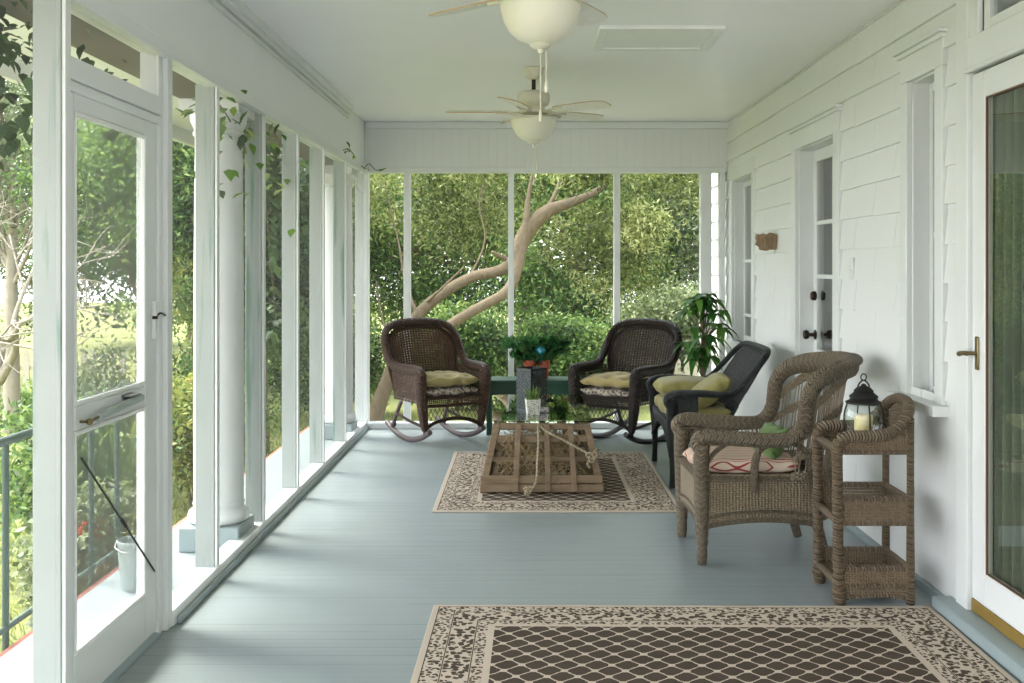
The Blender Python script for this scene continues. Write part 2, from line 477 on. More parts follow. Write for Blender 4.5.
M['leaf_dark'] = m_leaf('dark_green_leaves', dk((14,34,18),(34,64,34),(62,96,50)))
M['leaf_yellow'] = m_leaf('yellow_green_leaves', dk((56,78,32),(124,140,66),(174,180,96),(206,190,110)))
M['leaf_pale'] = m_leaf('grey_green_leaves', dk((76,92,62),(134,148,108),(182,192,156)))
M['leaf_house'] = m_leaf('house_plant_leaves', [srgb(30,74,32), srgb(60,116,50), srgb(120,168,76)], .4)
M['leaf_fern'] = m_leaf('fern_leaves', [srgb(22,62,36), srgb(46,98,54), srgb(84,140,76)], .35)
M['grass'] = m_leaf('grass_blades', [srgb(96,110,56), srgb(136,148,78), srgb(176,180,106)], .3)
M['flower'] = m_leaf('red_petals', [srgb(200,70,50), srgb(226,110,80)], .3)
def m_bark(name, c, c2):
    t = NT(name); n = t.noise(14, t.coord(scale=(1,1,.6)), 8, .75)
    t.pbr(t.mix(n, c, c2), .9, t.bump(n, .8, .03), spec=.15); return t.m
M['bark'] = m_bark('grey_brown_bark', srgb(72,62,50), srgb(150,134,110))
M['bark_pale'] = m_bark('pale_grey_bark', srgb(130,122,108), srgb(190,180,164))
def m_lawn():
    t = NT('lawn_turf'); o = t.coord()
    c = t.mix(t.noise(.8, o, 5), srgb(112,122,70), srgb(158,160,104)); c = t.mix(t.math('MULTIPLY', t.noise(14, o, 4), .6), c, srgb(104,104,70))
    t.pbr(c, .95, t.bump(t.noise(60, o, 4), .6, .04), spec=.1); return t.m
M['lawn'] = m_lawn()
M['bounce_gravel'] = m_paint('pale_bounce_gravel', srgb(190,184,172), srgb(160,154,142), .95, 20)
M['rail'] = m_plain('green_grey_railing_paint', srgb(52,72,62), .5)
M['fence'] = m_paint('weathered_fence_paint', srgb(196,190,170), srgb(160,152,134), .7)
M['bucket'] = m_plain('galvanised_grey', srgb(168,178,176), .5, .3)
M['terracotta'] = m_plain('terracotta', srgb(172,84,54), .8)
M['soil'] = m_plain('potting_soil', srgb(46,36,28), .95)
M['fan'] = m_plain('cream_fan_enamel', srgb(214,210,190), .4)
M['fan_white'] = m_plain('white_fan_blade', srgb(230,228,220), .45)
M['fan_brown'] = m_plain('fan_blade_edge', srgb(190,160,120), .5)
t = NT('frosted_fan_bowl'); t.pbr(srgb(222,219,200), .35, **{'Subsurface Weight': .1}); M['bowl'] = t.m
M['wbeam'] = m_paint('weathered_beam', srgb(120,112,100), srgb(90,82,72), .8)
M['brass'] = m_plain('aged_brass', srgb(126,112,78), .35, .9)
M['bronze'] = m_plain('dark_bronze', srgb(58,46,40), .4, .6)
M['steel'] = m_plain('dull_steel', srgb(160,160,156), .35, .8)
M['iron'] = m_plain('black_iron', srgb(34,34,34), .55, .4)
M['fret'] = m_plain('pewter_fretwork', srgb(58,64,66), .5, .5)
M['candle'] = m_plain('cream_wax', srgb(232,212,158), .5)
M['gold'] = m_plain('brass_door_sweep', srgb(150,122,58), .45, .4)
M['gasket'] = m_plain('brown_gasket', srgb(106,74,50), .6)
M['brick'] = m_plain('red_brick_edging', srgb(176,108,92), .8)
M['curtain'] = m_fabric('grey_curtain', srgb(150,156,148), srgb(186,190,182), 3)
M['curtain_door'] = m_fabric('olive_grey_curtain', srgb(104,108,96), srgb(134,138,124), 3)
M['room'] = m_plain('dim_room_paint', srgb(150,148,138), .8)
M['blue_glass'] = m_plain('blue_glass', srgb(40,130,150), .08, 0, .8)
def m_print():
    t = NT('newsprint_pot'); o = t.coord()
    w = t.noise(90, t.coord(scale=(1,1,2.2)), 2)
    t.pbr(t.mix(t.math('GREATER_THAN', w, .56), srgb(206,206,192), srgb(110,116,108)), .6); return t.m
M['print'] = m_print()
M['pot'] = m_plain('cream_glazed_pot', srgb(214,208,190), .3)

# ------------------------------------------------------------------ leaves
NPR = np.random.default_rng(11)
def leaves(mb_or_name, pts, L, W, mat, parent=None, droop=.3, name='foliage', spread=None, fold=True):
    n = len(pts); rng = NPR
    d = rng.normal(size=(n,3)); d[:,2] -= droop; d /= np.linalg.norm(d,axis=1)[:,None]
    q = rng.normal(size=(n,3)); b = np.cross(d, q); b /= np.linalg.norm(b,axis=1)[:,None]+1e-9
    nn = np.cross(d, b)
    l = L*rng.uniform(.6,1.3,n)[:,None]; w = W*rng.uniform(.7,1.25,n)[:,None]
    a0 = pts - d*l*.5; a1 = pts + d*l*.5; mid = pts - d*l*.05 - nn*w*.18
    V = np.stack([a0, mid+b*w*.5+nn*w*.2, a1, mid-b*w*.5+nn*w*.2, ], 1).reshape(-1,3)
    base = np.arange(n)*4
    me = bpy.data.meshes.new(name)
    me.vertices.add(4*n); me.vertices.foreach_set('co', V.astype(np.float32).ravel())
    me.loops.add(4*n); me.loops.foreach_set('vertex_index', (base[:,None]+np.arange(4)).ravel().astype(np.int32))
    me.polygons.add(n); me.polygons.foreach_set('loop_start', base.astype(np.int32)); me.polygons.foreach_set('loop_total', np.full(n,4,np.int32))
    me.update(calc_edges=True)
    at = me.attributes.new('var', 'FLOAT', 'FACE')
    var = np.clip(rng.normal(.42,.24,n) + (spread if spread is not None else 0), 0, 1)
    at.data.foreach_set('value', var.astype(np.float32))
    me.materials.append(mat)
    o = bpy.data.objects.new(name, me); C.objects.link(o)
    if parent: o.parent = parent
    return o

def cloud(center, rad, nclus, per, sig, shell=.55):
    """points in gaussian clumps spread through an ellipsoid; returns points, clump centres, per-leaf tone offset"""
    rng = NPR
    d = rng.normal(size=(nclus,3)); d /= np.linalg.norm(d,axis=1)[:,None]
    r = (shell + (1-shell)*rng.uniform(0,1,nclus))**1.0
    r *= rng.uniform(.55,1,nclus)
    cc = np.array(center) + d*r[:,None]*np.array(rad)
    p = np.repeat(cc, per, 0) + rng.normal(size=(nclus*per,3))*sig*np.array([1,1,.7])
    tone = np.repeat(rng.normal(0,.19,nclus), per)
    return p, cc, tone

def tree(name, label, base, h, crown, rad, nclus, per, sig, L, W, mat, bark='bark', tr=.12, droop=.3, group=None, cat='tree', branches=14, lean=(0,0), twig=.02):
    t = thing(name, label, cat, base, 0, group)
    c = np.array(crown) - np.array(base)
    p, cc, tone = cloud(c, rad, nclus, per, sig)
    mb = MB()
    top = np.array([c[0], c[1], c[2]+rad[2]*.3])
    mid = np.array([c[0]*.45+lean[0], c[1]*.45+lean[1], c[2]*.5])
    tube(mb, [(0,0,-.05), mid*.5+np.array([lean[0]*.3,0,0]), mid, (mid+top)/2, top], [tr*1.25, tr, tr*.8, tr*.6, tr*.2], 8, 4)
    for q in cc[:branches]:
        s = mid + (top-mid)*rnd.uniform(0,.7)
        k = (s+q)/2 + np.array([rnd.uniform(-.2,.2) for _ in range(3)])
        tube(mb, [s, k, q], [tr*.32, tr*.2, twig*.5], 5, 4)
    make('trunk', mb, M[bark], t, smooth=180)
    leaves(None, p, L, W, M[mat], t, droop, 'foliage', tone)
    return t

def shrub(name, label, base, rad, n, L, W, mat, cat='shrub', group=None, droop=0, stems=7, clumps=40, flowers=0):
    t = thing(name, label, cat, base, 0, group)
    p, cc, tone = cloud((0,0,rad[2]*.95), rad, clumps, n//clumps, max(rad)*.16, .4)
    ok = p[:,2] > .02
    p = p[ok]; tone = tone[ok]
    mb = MB()
    for q in cc[:stems]:
        tube(mb, [(q[0]*.15,q[1]*.15,-.03), (q[0]*.5,q[1]*.5,q[2]*.55), tuple(q)], [.018,.013,.006], 5, 4)
    make('stem', mb, M['bark'], t, smooth=180)
    leaves(None, p, L, W, M[mat], t, droop, 'foliage', tone)
    if flowers:
        ii = NPR.choice(len(cc), flowers)
        pf = np.repeat(cc[ii]*np.array([1.05,1.05,1.05]), 30, 0) + NPR.normal(size=(flowers*30,3))*.03
        leaves(None, pf, .05, .035, M['flower'], t, 0, 'blossom')
    return t

# ================================================================== THE ROOM
YB = -2.6                                              # near end of the porch
XO = -1.88                                             # outer edge of the porch floor
struct('floor', box(MB(), (XO, YB, -.12), (2.0, YF+.12, 0)), M['floor'])
struct('ceiling', box(MB(), (-2.0, YB-.4, ZC), (2.0, YF+.5, ZC+.1)), M['ceiling'])
struct('trim_1', box(box(MB(), (XO-.035, YB, -.20), (XO, YF+.15, -.01)), (XO, YF+.12, -.2), (2, YF+.15, -.01)), M['brick'])
mb = MB(); box(mb, (-2.1, YB-.6, ZC+.1), (4.2, YF+.55, ZC+.22)); box(mb, (-2.55, YB-.6, ZB+.2), (-1.95, YF+.55, ZB+.26)); box(mb, (-2.57, YB-.6, ZB+.1), (-2.53, YF+.55, ZB+.3))
box(mb, (-2.1, YB-.6, ZB+.2), (-2.0, YF+.55, ZC+.15)); box(mb, (-2.1, YF+.5, ZB+.2), (2.0, YF+.55, ZC+.15))
struct('roof', mb, M['white'])

# beam over the left screens, far header, cornice
mb = MB()
box(mb, (XL-.10, YB, ZB), (XL, 8.25, ZC))
box(mb, (XL-.10, 8.25, ZB), (XL-.012, YF+.1, ZC))
struct('wall_left', mb, M['beam'])
mb = MB()
box(mb, (XL-.04, YB, ZB-.012), (XL+.012, YF, ZB+.042)); box(mb, (XL-.052, YB, ZB-.022), (XL+.020, YF, ZB-.0125))
for z0, z1, d in ((ZC-.05, ZC-.002, .042), (ZC-.075, ZC-.05, .024), (ZC-.105, ZC-.085, .014)): box(mb, (XL, YB, z0), (XL+d, 8.25, z1))
struct('trim_2', mb, M['white2'], bevel=.004)
mb = MB(); box(mb, (XL-.1, YF+.01, ZB), (XR, YF+.13, ZC)); struct('wall_back', mb, M['header'])
mb = MB(); box(mb, (XL, YF-.012, ZB-.01), (XR-.03, YF+.06, ZB+.035)); box(mb, (XL, YF-.02, ZC-.06), (XR, YF+.01, ZC-.002)); struct('trim_3', mb, M['white2'], bevel=.004)
# sills
mb = MB(); box(mb, (XL-.075, 4.12, .0), (XL+.012, YF, .062)); box(mb, (XL-.075, YB, .0), (XL+.012, 3.165, .062)); struct('baseboard_left', mb, M['white2'], bevel=.005)
mb = MB(); box(mb, (XL+.0125, 4.16, .0), (XL+.03, YF-.02, .03)); struct('trim_4', mb, M['sill_blue'], bevel=.005)
mb = MB(); box(mb, (XL+.013, YF-.05, .0), (XR-.02, YF+.06, .055)); struct('baseboard_back', mb, M['white2'], bevel=.006)

# posts on the left: white narrow face inside, stained sides, darkened for shade, going out
posts = [3.19, 4.752, 5.60, 6.44, 7.26, 8.15]
k = 5
near = [2.36, 1.53, .70, -.13, -.96, -1.79]
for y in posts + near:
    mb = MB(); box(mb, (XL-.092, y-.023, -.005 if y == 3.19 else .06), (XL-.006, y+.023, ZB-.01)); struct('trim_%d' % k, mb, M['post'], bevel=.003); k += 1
    mb = MB(); box(mb, (XL-.006, y-.019, .063), (XL+.006, y+.019, ZB-.012)); struct('trim_%d' % k, mb, M['white2'], bevel=.002); k += 1
mb = MB(); box(mb, (XL-.092, YF-.02, .0), (XL+.02, YF+.09, ZB)); struct('trim_%d' % k, mb, M['white2'], bevel=.003); k += 1
# door jamb and header
mb = MB(); box(mb, (XL-.085, 4.03, .0), (XL-.012, 4.075, ZB-.01)); box(mb, (XL-.03, 4.076, .0), (XL+.006, 4.135, ZB-.01)); struct('trim_%d' % k, mb, M['white2'], bevel=.004); k += 1
mb = MB(); box(mb, (XL-.08, 3.213, 1.975), (XL-.002, 4.03, 2.045)); box(mb, (XL-.05, 3.213, 1.94), (XL-.01, 4.03, 1.974)); struct('trim_%d' % k, mb, M['white2'], bevel=.004); k += 1
mb = MB(); box(mb, (XL-.09, 3.213, -.01), (XL+.0, 4.03, .012)); struct('trim_%d' % k, mb, M['sill_blue'], bevel=.004); k += 1
# far wall mullions
for px, w in ((407, .058), (511, .05), (617, .055)):
    x = (px-VX)*YF/F
    mb = MB(); box(mb, (x-w/2, YF-.01, .05), (x+w/2, YF+.075, ZB-.01)); struct('trim_%d' % k, mb, M['white2'], bevel=.004); k += 1
for x0, x1 in ((1.525, 1.62), (1.69, 1.735)):
    mb = MB(); box(mb, (x0, YF-.01, .05), (x1, YF+.09, ZB-.01)); struct('trim_%d' % k, mb, M['white2'], bevel=.004); k += 1

# insect screens (one window each)
def screen_panel(i, a, b, mat):
    mb = MB(); v = [a, (b[0], b[1], a[2]), b, (a[0], a[1], b[2])]
    mb.add(v, [(0,1,2,3)]); struct('window_%d' % i, mb, mat, smooth=0)
w = 1
edges = [4.08] + posts[1:] + [YF]
for y0, y1 in zip(edges[:-1], edges[1:]):
    screen_panel(w, (XL-.02, y0+.02, .06), (XL-.02, y1-.02, ZB-.01), M['screen_left']); w += 1
screen_panel(w, (XL-.02, 3.21, 2.045), (XL-.02, 4.03, ZB-.01), M['screen_left']); w += 1
nl = [-2.6] + near[::-1] + [3.19]
for y0, y1 in zip(nl[:-1], nl[1:]):
    screen_panel(w, (XL-.02, y0+.02, .06), (XL-.02, y1-.02, ZB-.01), M['screen_left']); w += 1
xs = [XL] + [(p-VX)*YF/F for p in (407, 511, 617)] + [1.57]
for x0, x1 in zip(xs[:-1], xs[1:]):
    screen_panel(w, (x0+.02, YF+.03, .05), (x1-.02, YF+.03, ZB-.01), M['screen']); w += 1

# ---- right wall: core with openings, shingle courses, casings
OPEN = [ # y0, y1, z0, z1
    (3.22, 4.175, .0, 2.165), (3.22, 4.10, 2.30, 2.60),          # storm door, transom
    (4.52, 4.85, .82, 2.246), (6.01, 6.85, .0, 2.156), (8.19, 8.96, .78, 2.126)]
def wall_core(x0, x1):
    mb = MB()
    ys = sorted({YB, 10.3} | {o[0] for o in OPEN} | {o[1] for o in OPEN}); zs = sorted({0, ZC} | {o[2] for o in OPEN} | {o[3] for o in OPEN})
    for y0, y1 in zip(ys[:-1], ys[1:]):
        run = None
        for z0, z1 in zip(zs[:-1], zs[1:]):
            cy, cz = (y0+y1)/2, (z0+z1)/2
            hole = any(o[0] < cy < o[1] and o[2] < cz < o[3] for o in OPEN)
            if not hole: run = (run[0], z1) if run else (z0, z1)
            if hole and run: box(mb, (x0, y0, run[0]), (x1, y1, run[1])); run = None
        if run: box(mb, (x0, y0, run[0]), (x1, y1, run[1]))
    return mb
CAS = [(3.12, 4.30, -.1, 2.66), (4.43, 4.95, .78, 2.36), (5.90, 6.96, -.1, 2.26), (8.10, 9.07, .7, 2.22)]
mb = wall_core(XR, XR+.16)
exp = .163; nrow = int(ZC/exp)+1
for r in range(nrow):
    z0 = r*exp + .03; z1 = min(z0+exp+.01, ZC)
    y = YB + (.31 if r % 2 else 0)
    while y < 10.3:
        ya, yb = y+.0015, min(y+.61, 10.3)-.0015
        segs = [(ya, yb)]
        for c in CAS:
            if c[2] < (z0+z1)/2 < c[3]:
                ns = []
                for a, b in segs:
                    if b <= c[0] or a >= c[1]: ns.append((a, b)); continue
                    if a < c[0]: ns.append((a, c[0]))
                    if b > c[1]: ns.append((c[1], b))
                segs = ns
        for a, b in segs:
            if b-a < .02: continue
            j = rnd.uniform(-.003, .003)
            v = [(XR+.01,a,z0+j),(XR-.021,a,z0+j),(XR-.002,a,z1),(XR+.01,a,z1),(XR+.01,b,z0+j),(XR-.021,b,z0+j),(XR-.002,b,z1),(XR+.01,b,z1)]
            mb.add(v, [(0,1,2,3),(7,6,5,4),(0,4,5,1),(1,5,6,2),(2,6,7,3),(3,7,4,0)])
        y += .61
struct('wall_right', mb, M['siding'], smooth=0)
mb = MB(); box(mb, (XR+.012, 9.93, 0), (XR+.15, 10.32, ZC)); 
struct('baseboard_right', box(box(MB(), (XR-.045, 4.36, .0), (XR-.005, 5.90, .032)), (XR-.045, 6.96, 0), (XR-.005, YF-.06, .032)), M['sill_blue'], bevel=.004)

def casing(y0, y1, z0, z1, wd, k, crown=True, sill=False, floor=False, th=.026):
    mb = MB(); x0, x1 = XR-th, XR+.002
    box(mb, (x0, y0-wd, z0 if floor else z0-.0), (x1, y0, z1)); box(mb, (x0, y1, z0), (x1, y1+wd, z1))
    box(mb, (x0, y0-wd, z1), (x1, y1+wd, z1+.115))
    if crown:
        box(mb, (x0-.028, y0-wd-.03, z1+.135), (x1, y1+wd+.03, z1+.152)); box(mb, (x0-.014, y0-wd-.015, z1+.115), (x1, y1+wd+.015, z1+.135))
    if sill: box(mb, (x0-.05, y0-wd-.03, z0-.045), (XR+.05, y1+wd+.03, z0))
    # jamb lining
    box(mb, (XR+.0, y0-.002, z0), (XR+.16, y0+.008, z1)); box(mb, (XR, y1-.008, z0), (XR+.16, y1+.002, z1)); box(mb, (XR, y0, z1-.008), (XR+.16, y1, z1+.002))
    return struct('trim_%d' % k, mb, M['white2'], bevel=.004)
casing(4.52, 4.85, .82, 2.246, .085, k, sill=True); k += 1
casing(6.01, 6.85, .0, 2.156, .10, k, floor=True); k += 1
casing(8.19, 8.96, .78, 2.126, .10, k, crown=False, sill=True); k += 1
mb = MB(); box(mb, (XR-.03, 4.175, .0), (XR+.002, 4.285, ZC)); box(mb, (XR-.03, 3.13, .0), (XR+.002, 3.22, ZC)); box(mb, (XR-.03, 3.22, 2.165), (XR+.002, 4.175, 2.30)); box(mb, (XR-.038, 3.2, 2.16), (XR-.02, 4.19, 2.18))
box(mb, (XR-.02, 4.10, 2.30), (XR+.03, 4.175, ZC)); box(mb, (XR-.03, 3.22, 2.6), (XR+.002, 4.175, ZC)); struct('trim_%d' % k, mb, M['white2'], bevel=.004); k += 1
mb = MB(); box(mb, (XR-.10, 3.05, .0), (XR-.002, 4.36, .05)); struct('trim_%d' % k, mb, M['sill_blue'], bevel=.008); k += 1

# dim room behind the wall
mb = MB(); box(mb, (XR+.16, YB, -.1), (4.4, 10.2, 0)); box(mb, (4.3, YB, 0), (4.4, 10.2, ZC)); box(mb, (XR+.16, YB, 0), (4.3, YB+.1, ZC)); box(mb, (XR+.16, 10.1, 0), (4.3, 10.2, ZC)); box(mb, (2.0, YB, ZC), (4.4, 10.2, ZC+.1))
struct('room', mb, M['room'])

def sash(nm, x, y0, y1, z0, z1, st, rails, verts=(), th=.035, bot=None, glass='glass'):
    """a glazed leaf lying at x, frame width st, muntins at the given heights"""
    mb = MB(); bt = bot or st
    box(mb, (x, y0, z0), (x+th, y0+st, z1)); box(mb, (x, y1-st, z0), (x+th, y1, z1)); box(mb, (x, y0+st, z1-st), (x+th, y1-st, z1)); box(mb, (x, y0+st, z0), (x+th, y1-st, z0+bt))
    for z in rails: box(mb, (x+.004, y0+st, z-.013), (x+th-.004, y1-st, z+.013))
    for y in verts: box(mb, (x+.006, y-.011, z0+bt), (x+th-.006, y+.011, z1-st))
    o = struct(nm, mb, M['white2'], bevel=.003)
    g = MB(); box(g, (x+th*.45, y0+st-.005, z0+bt-.005), (x+th*.55, y1-st+.005, z1-st+.005)); make('glass_pane', g, M[glass], o, smooth=0)
    return o
sash('window_%d' % w, XR+.075, 4.53, 4.84, .82, 2.236, .04, [1.545]); w += 1
sash('window_%d' % w, XR+.075, 8.20, 8.95, .78, 2.116, .045, [1.0, 1.45]); w += 1
sash('window_%d' % w, XR+.0, 3.23, 4.09, 2.30, 2.6, .05, []); w += 1
fd = sash('door_2', XR+.09, 6.02, 6.84, .02, 2.146, .075, [.86, 1.34, 1.68], [6.43], bot=.28)
mb = MB(); lathe(mb, [(.03,0),(.032,.004),(.03,.008),(.011,.012),(.010,.04),(.026,.048),(.031,.062),(.026,.076),(.0,.082)], n=20); o = make('door_knob', mb, M['bronze'], fd); o.rotation_euler = (0,-PI/2,0); o.location = (XR+.092, 6.79, .967)
mb = MB(); lathe(mb, [(.03,0),(.03,.02),(.024,.03),(.0,.032)], n=20); o = make('deadbolt', mb, M['bronze'], fd); o.rotation_euler = (0,-PI/2,0); o.location = (XR+.092, 6.79, 1.215)
# storm door
sd = MB(); x = XR-.012
y0, y1 = 3.235, 4.17; z0, z1 = .10, 2.155
box(sd, (x, y1-.115, z0), (x+.035, y1, z1)); box(sd, (x, y0, z0), (x+.035, y0+.115, z1)); box(sd, (x, y0+.115, 2.05), (x+.035, y1-.115, z1)); box(sd, (x, y0+.115, z0), (x+.035, y1-.115, .225))
door3 = struct('door_3', sd, M['white2'], bevel=.005)
g = MB(); box(g, (x+.014, y0+.11, .22), (x+.02, y1-.11, 2.055)); make('glass_pane', g, M['door_glass'], door3, smooth=0)
g = MB()
for a, b in (((y1-.119), (y1-.115)), (y0+.115, y0+.119)): box(g, (x+.004, a, .225), (x+.013, b, 2.05))
box(g, (x+.004, y0+.123, 2.045), (x+.013, y1-.123, 2.05)); box(g, (x+.004, y0+.123, .225), (x+.013, y1-.123, .229)); make('gasket', g, M['gasket'], door3)
g = MB(); box(g, (x-.004, y0+.002, .052), (x+.03, y1-.002, .10)); make('door_sweep', g, M['gold'], door3, bevel=.003)
g = MB(); box(g, (x-.008, y1-.07, 1.0), (x+.001, y1-.042, 1.13))
h = make('handle_plate', g, M['brass'], door3, bevel=.004)
g = MB(); tube(g, [(x-.006, y1-.056, 1.065), (x-.045, y1-.056, 1.065)], .008, 10, 1); tube(g, [(x-.045, y1-.06, 1.065), (x-.05, y1-.03, 1.064), (x-.046, y1+.01, 1.058)], [.010,.009,.011], 10); make('lever', g, M['brass'], h)
# curtain inside the storm door
mb = MB()
def SC(u, v):
    y = 3.25 + u*.90; xx = XR+.065 + .030*np.sin(u*75) + .006*np.sin(u*151+v*3)
    return np.stack([xx, y, .05+v*2.05], -1)
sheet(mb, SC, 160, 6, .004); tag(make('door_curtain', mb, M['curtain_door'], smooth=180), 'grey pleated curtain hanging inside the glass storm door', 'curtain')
for a, b, zz0, zz1, lab in ((4.5, 4.9, .8, 2.3, 'pale curtain hanging inside the narrow window'), (6.0, 6.42, .1, 2.2, 'pale curtain hanging inside the panelled glass door'), (8.3, 9.0, .7, 2.2, 'pale curtain hanging inside the farthest side window')):
    mb = MB()
    def SC(u, v): return np.stack([XR+.26 + .02*np.sin(u*(b-a)*70), a+u*(b-a), zz0+v*(zz1-zz0)], -1)
    sheet(mb, SC, 60, 4, .004); tag(make('window_curtain', mb, M['curtain'], smooth=180), lab, 'curtain')

# small fittings on the right wall
mb = MB(); box(mb, (XR-.024, 5.65, 1.335), (XR-.014, 5.72, 1.45)); box(mb, (XR-.032, 5.68, 1.38), (XR-.023, 5.69, 1.405))
tag(make('switch_plate', mb, M['white2'], bevel=.003), 'white switch plate on the shingled wall beside the panelled glass door', 'switch')
mb = MB()
pts = [(-.148,.035),(-.140,.058),(-.125,.050),(-.098,.060),(-.07,.052),(-.052,.066),(-.02,.060),(.0,.048),(.0,-.030),(-.01,-.055),(-.045,-.050),(-.075,-.062),(-.12,-.055),(-.128,-.03),(-.15,-.02),(-.142,.008)]
n = len(pts)
v = [(px_, -.02, z) for px_, z in pts] + [(px_, .02, z) for px_, z in pts]
mb.add(v, [tuple(range(n)), tuple(range(2*n-1, n-1, -1))] + [(i, n+i, n+(i+1)%n, (i+1)%n) for i in range(n)])
t = thing('wooden_wall_plaque', 'rough brown wooden block bracket sticking out of the white wall', 'wall ornament', (XR-.012, 7.4, 1.575))
make('board', mb, M['plaque'], t, bevel=.004, smooth=30)
mb = MB(); box(mb, (-.095,-.032,-.02), (-.08,-.019,.03)); box(mb, (-.05,-.03,-.055), (-.04,-.019,.03)); make('carving', mb, M['plaque'], t, bevel=.003)

# attic hatch in the ceiling
mb = MB()
x0, x1, y0, y1 = .42, 1.02, 5.56, 6.06
box(mb, (x0+.02, y0+.02, ZC-.010), (x1-.02, y1-.02, ZC+.001))
for a, b in (((x0-.03,y0-.03),(x1+.03,y0+.02)), ((x0-.03,y1-.02),(x1+.03,y1+.03)), ((x0-.03,y0+.02),(x0+.02,y1-.02)), ((x1-.02,y0+.02),(x1+.03,y1-.02))): box(mb, (a[0],a[1],ZC-.018), (b[0],b[1],ZC+.001))
struct('trim_%d' % k, mb, M['white'], bevel=.003); k += 1

# ---- screen door on the left
xd0, xd1 = XL-.055, XL-.02
ya, yb = 3.225, 4.025
mb = MB()
box(mb, (xd0, ya, .02), (xd1, ya+.07, 1.97)); box(mb, (xd0, yb-.115, .02), (xd1, yb, 1.97))
box(mb, (xd0, ya+.07, 1.885), (xd1, yb-.115, 1.97)); box(mb, (xd0, ya+.07, .887), (xd1, yb-.115, .965)); box(mb, (xd0, ya+.07, .02), (xd1, yb-.115, .187))
sdoor = struct('door_1', mb, M['white2'], bevel=.006)
g = MB()
for z0, z1 in ((.187,.887),(.965,1.885)):
    for a, b in ((ya+.07, ya+.082), (yb-.13, yb-.115)): box(g, (xd1-.012, a, z0), (xd1+.004, b, z1))
    box(g, (xd1-.012, ya+.082, z1-.015), (xd1+.004, yb-.13, z1)); box(g, (xd1-.012, ya+.082, z0), (xd1+.004, yb-.13, z0+.015))
make('moulding', g, M['white'], sdoor, bevel=.004)
g = MB()
for z0, z1 in ((.187,.887),(.965,1.885)):
    xm = (xd0+xd1)/2; g.add([(xm,ya+.07,z0),(xm,yb-.115,z0),(xm,yb-.115,z1),(xm,ya+.07,z1)], [(0,1,2,3)])
make('screen', g, M['scr_glass'], sdoor, smooth=0)
g = MB(); xc = xd1+.03
tube(g, [(xc, 3.40, .918), (xc, 3.78, .935)], .014, 14, 1); make('closer', g, M['bucket'], sdoor)
g = MB(); tube(g, [(xc, 3.335, .913), (xc, 3.40, .918)], .006, 8, 1); ball(g, (xc, 3.335, .913), .011, 8); tube(g, [(xd1, 3.335, .913), (xc, 3.335, .913)], .005, 8, 1); make('closer_rod', g, M['brass'], sdoor)
g = MB(); box(g, (xd1, 3.68, .948), (xc+.008, 3.76, .955)); box(g, (xd1, 3.68, .915), (xd1+.008, 3.76, .955)); make('closer_bracket', g, M['steel'], sdoor)
g = MB(); tube(g, [(xd1+.006, 3.33, .80), (xd1+.006, 3.99, .255)], .0035, 8, 1); tube(g, [(xd1+.006, 3.66, .528), (xd1+.006, 3.70, .495)], .007, 8, 1); make('brace_rod', g, M['iron'], sdoor)
g = MB(); tube(g, [(xd1+.004, 3.99, 1.205), (xd1+.02, 4.01, 1.225), (xd1+.022, 4.06, 1.215)], .004, 8); tube(g, [(xd1+.004, 3.975, 1.21), (xd1+.022, 3.975, 1.21)], .006, 8, 1); make('hook_latch', g, M['bronze'], sdoor)
g = MB(); box(g, (xd1, yb-.05, 1.13), (xd1+.014, yb-.025, 1.27)); make('strike_plate', g, M['white2'], sdoor, bevel=.003)

# round columns on the outer strip of floor
for yc in (5.35, 8.75):
    t = thing('porch_column', 'round white porch column %s outside the left screens' % ('with a moulded base, second post past the screen door,' if yc < 6 else 'near the far corner,'), 'column', (-1.545, yc, 0), 0, 'round porch columns')
    lathe(mb := MB(), [(.122,.235),(.124,.6),(.122,1.4),(.116,2.02),(.116,2.05)], n=40); make('shaft', mb, M['white2'], t, smooth=40)
    lathe(mb := MB(), [(.13,.12),(.148,.135),(.152,.155),(.146,.178),(.128,.19),(.122,.205),(.128,.215),(.122,.236)], n=40); make('base_moulding', mb, M['white2'], t, smooth=60)
    box(mb := MB(), (-.155,-.155,0), (.14,.155,.12)); make('plinth', mb, M['sill_blue'], t, bevel=.006)
    lathe(mb := MB(), [(.116,2.05),(.126,2.06),(.126,2.075),(.118,2.085),(.138,2.13),(.139,2.16)], n=40); box(mb, (-.155,-.155,2.16), (.14,.155,ZB)); make('capital', mb, M['white2'], t, smooth=40)
mb = MB(); box(mb, (-1.70, YB, ZB+.001), (XL-.105, YF+.1, ZB+.2)); struct('trim_%d' % k, mb, M['wbeam'], bevel=.004); k += 1

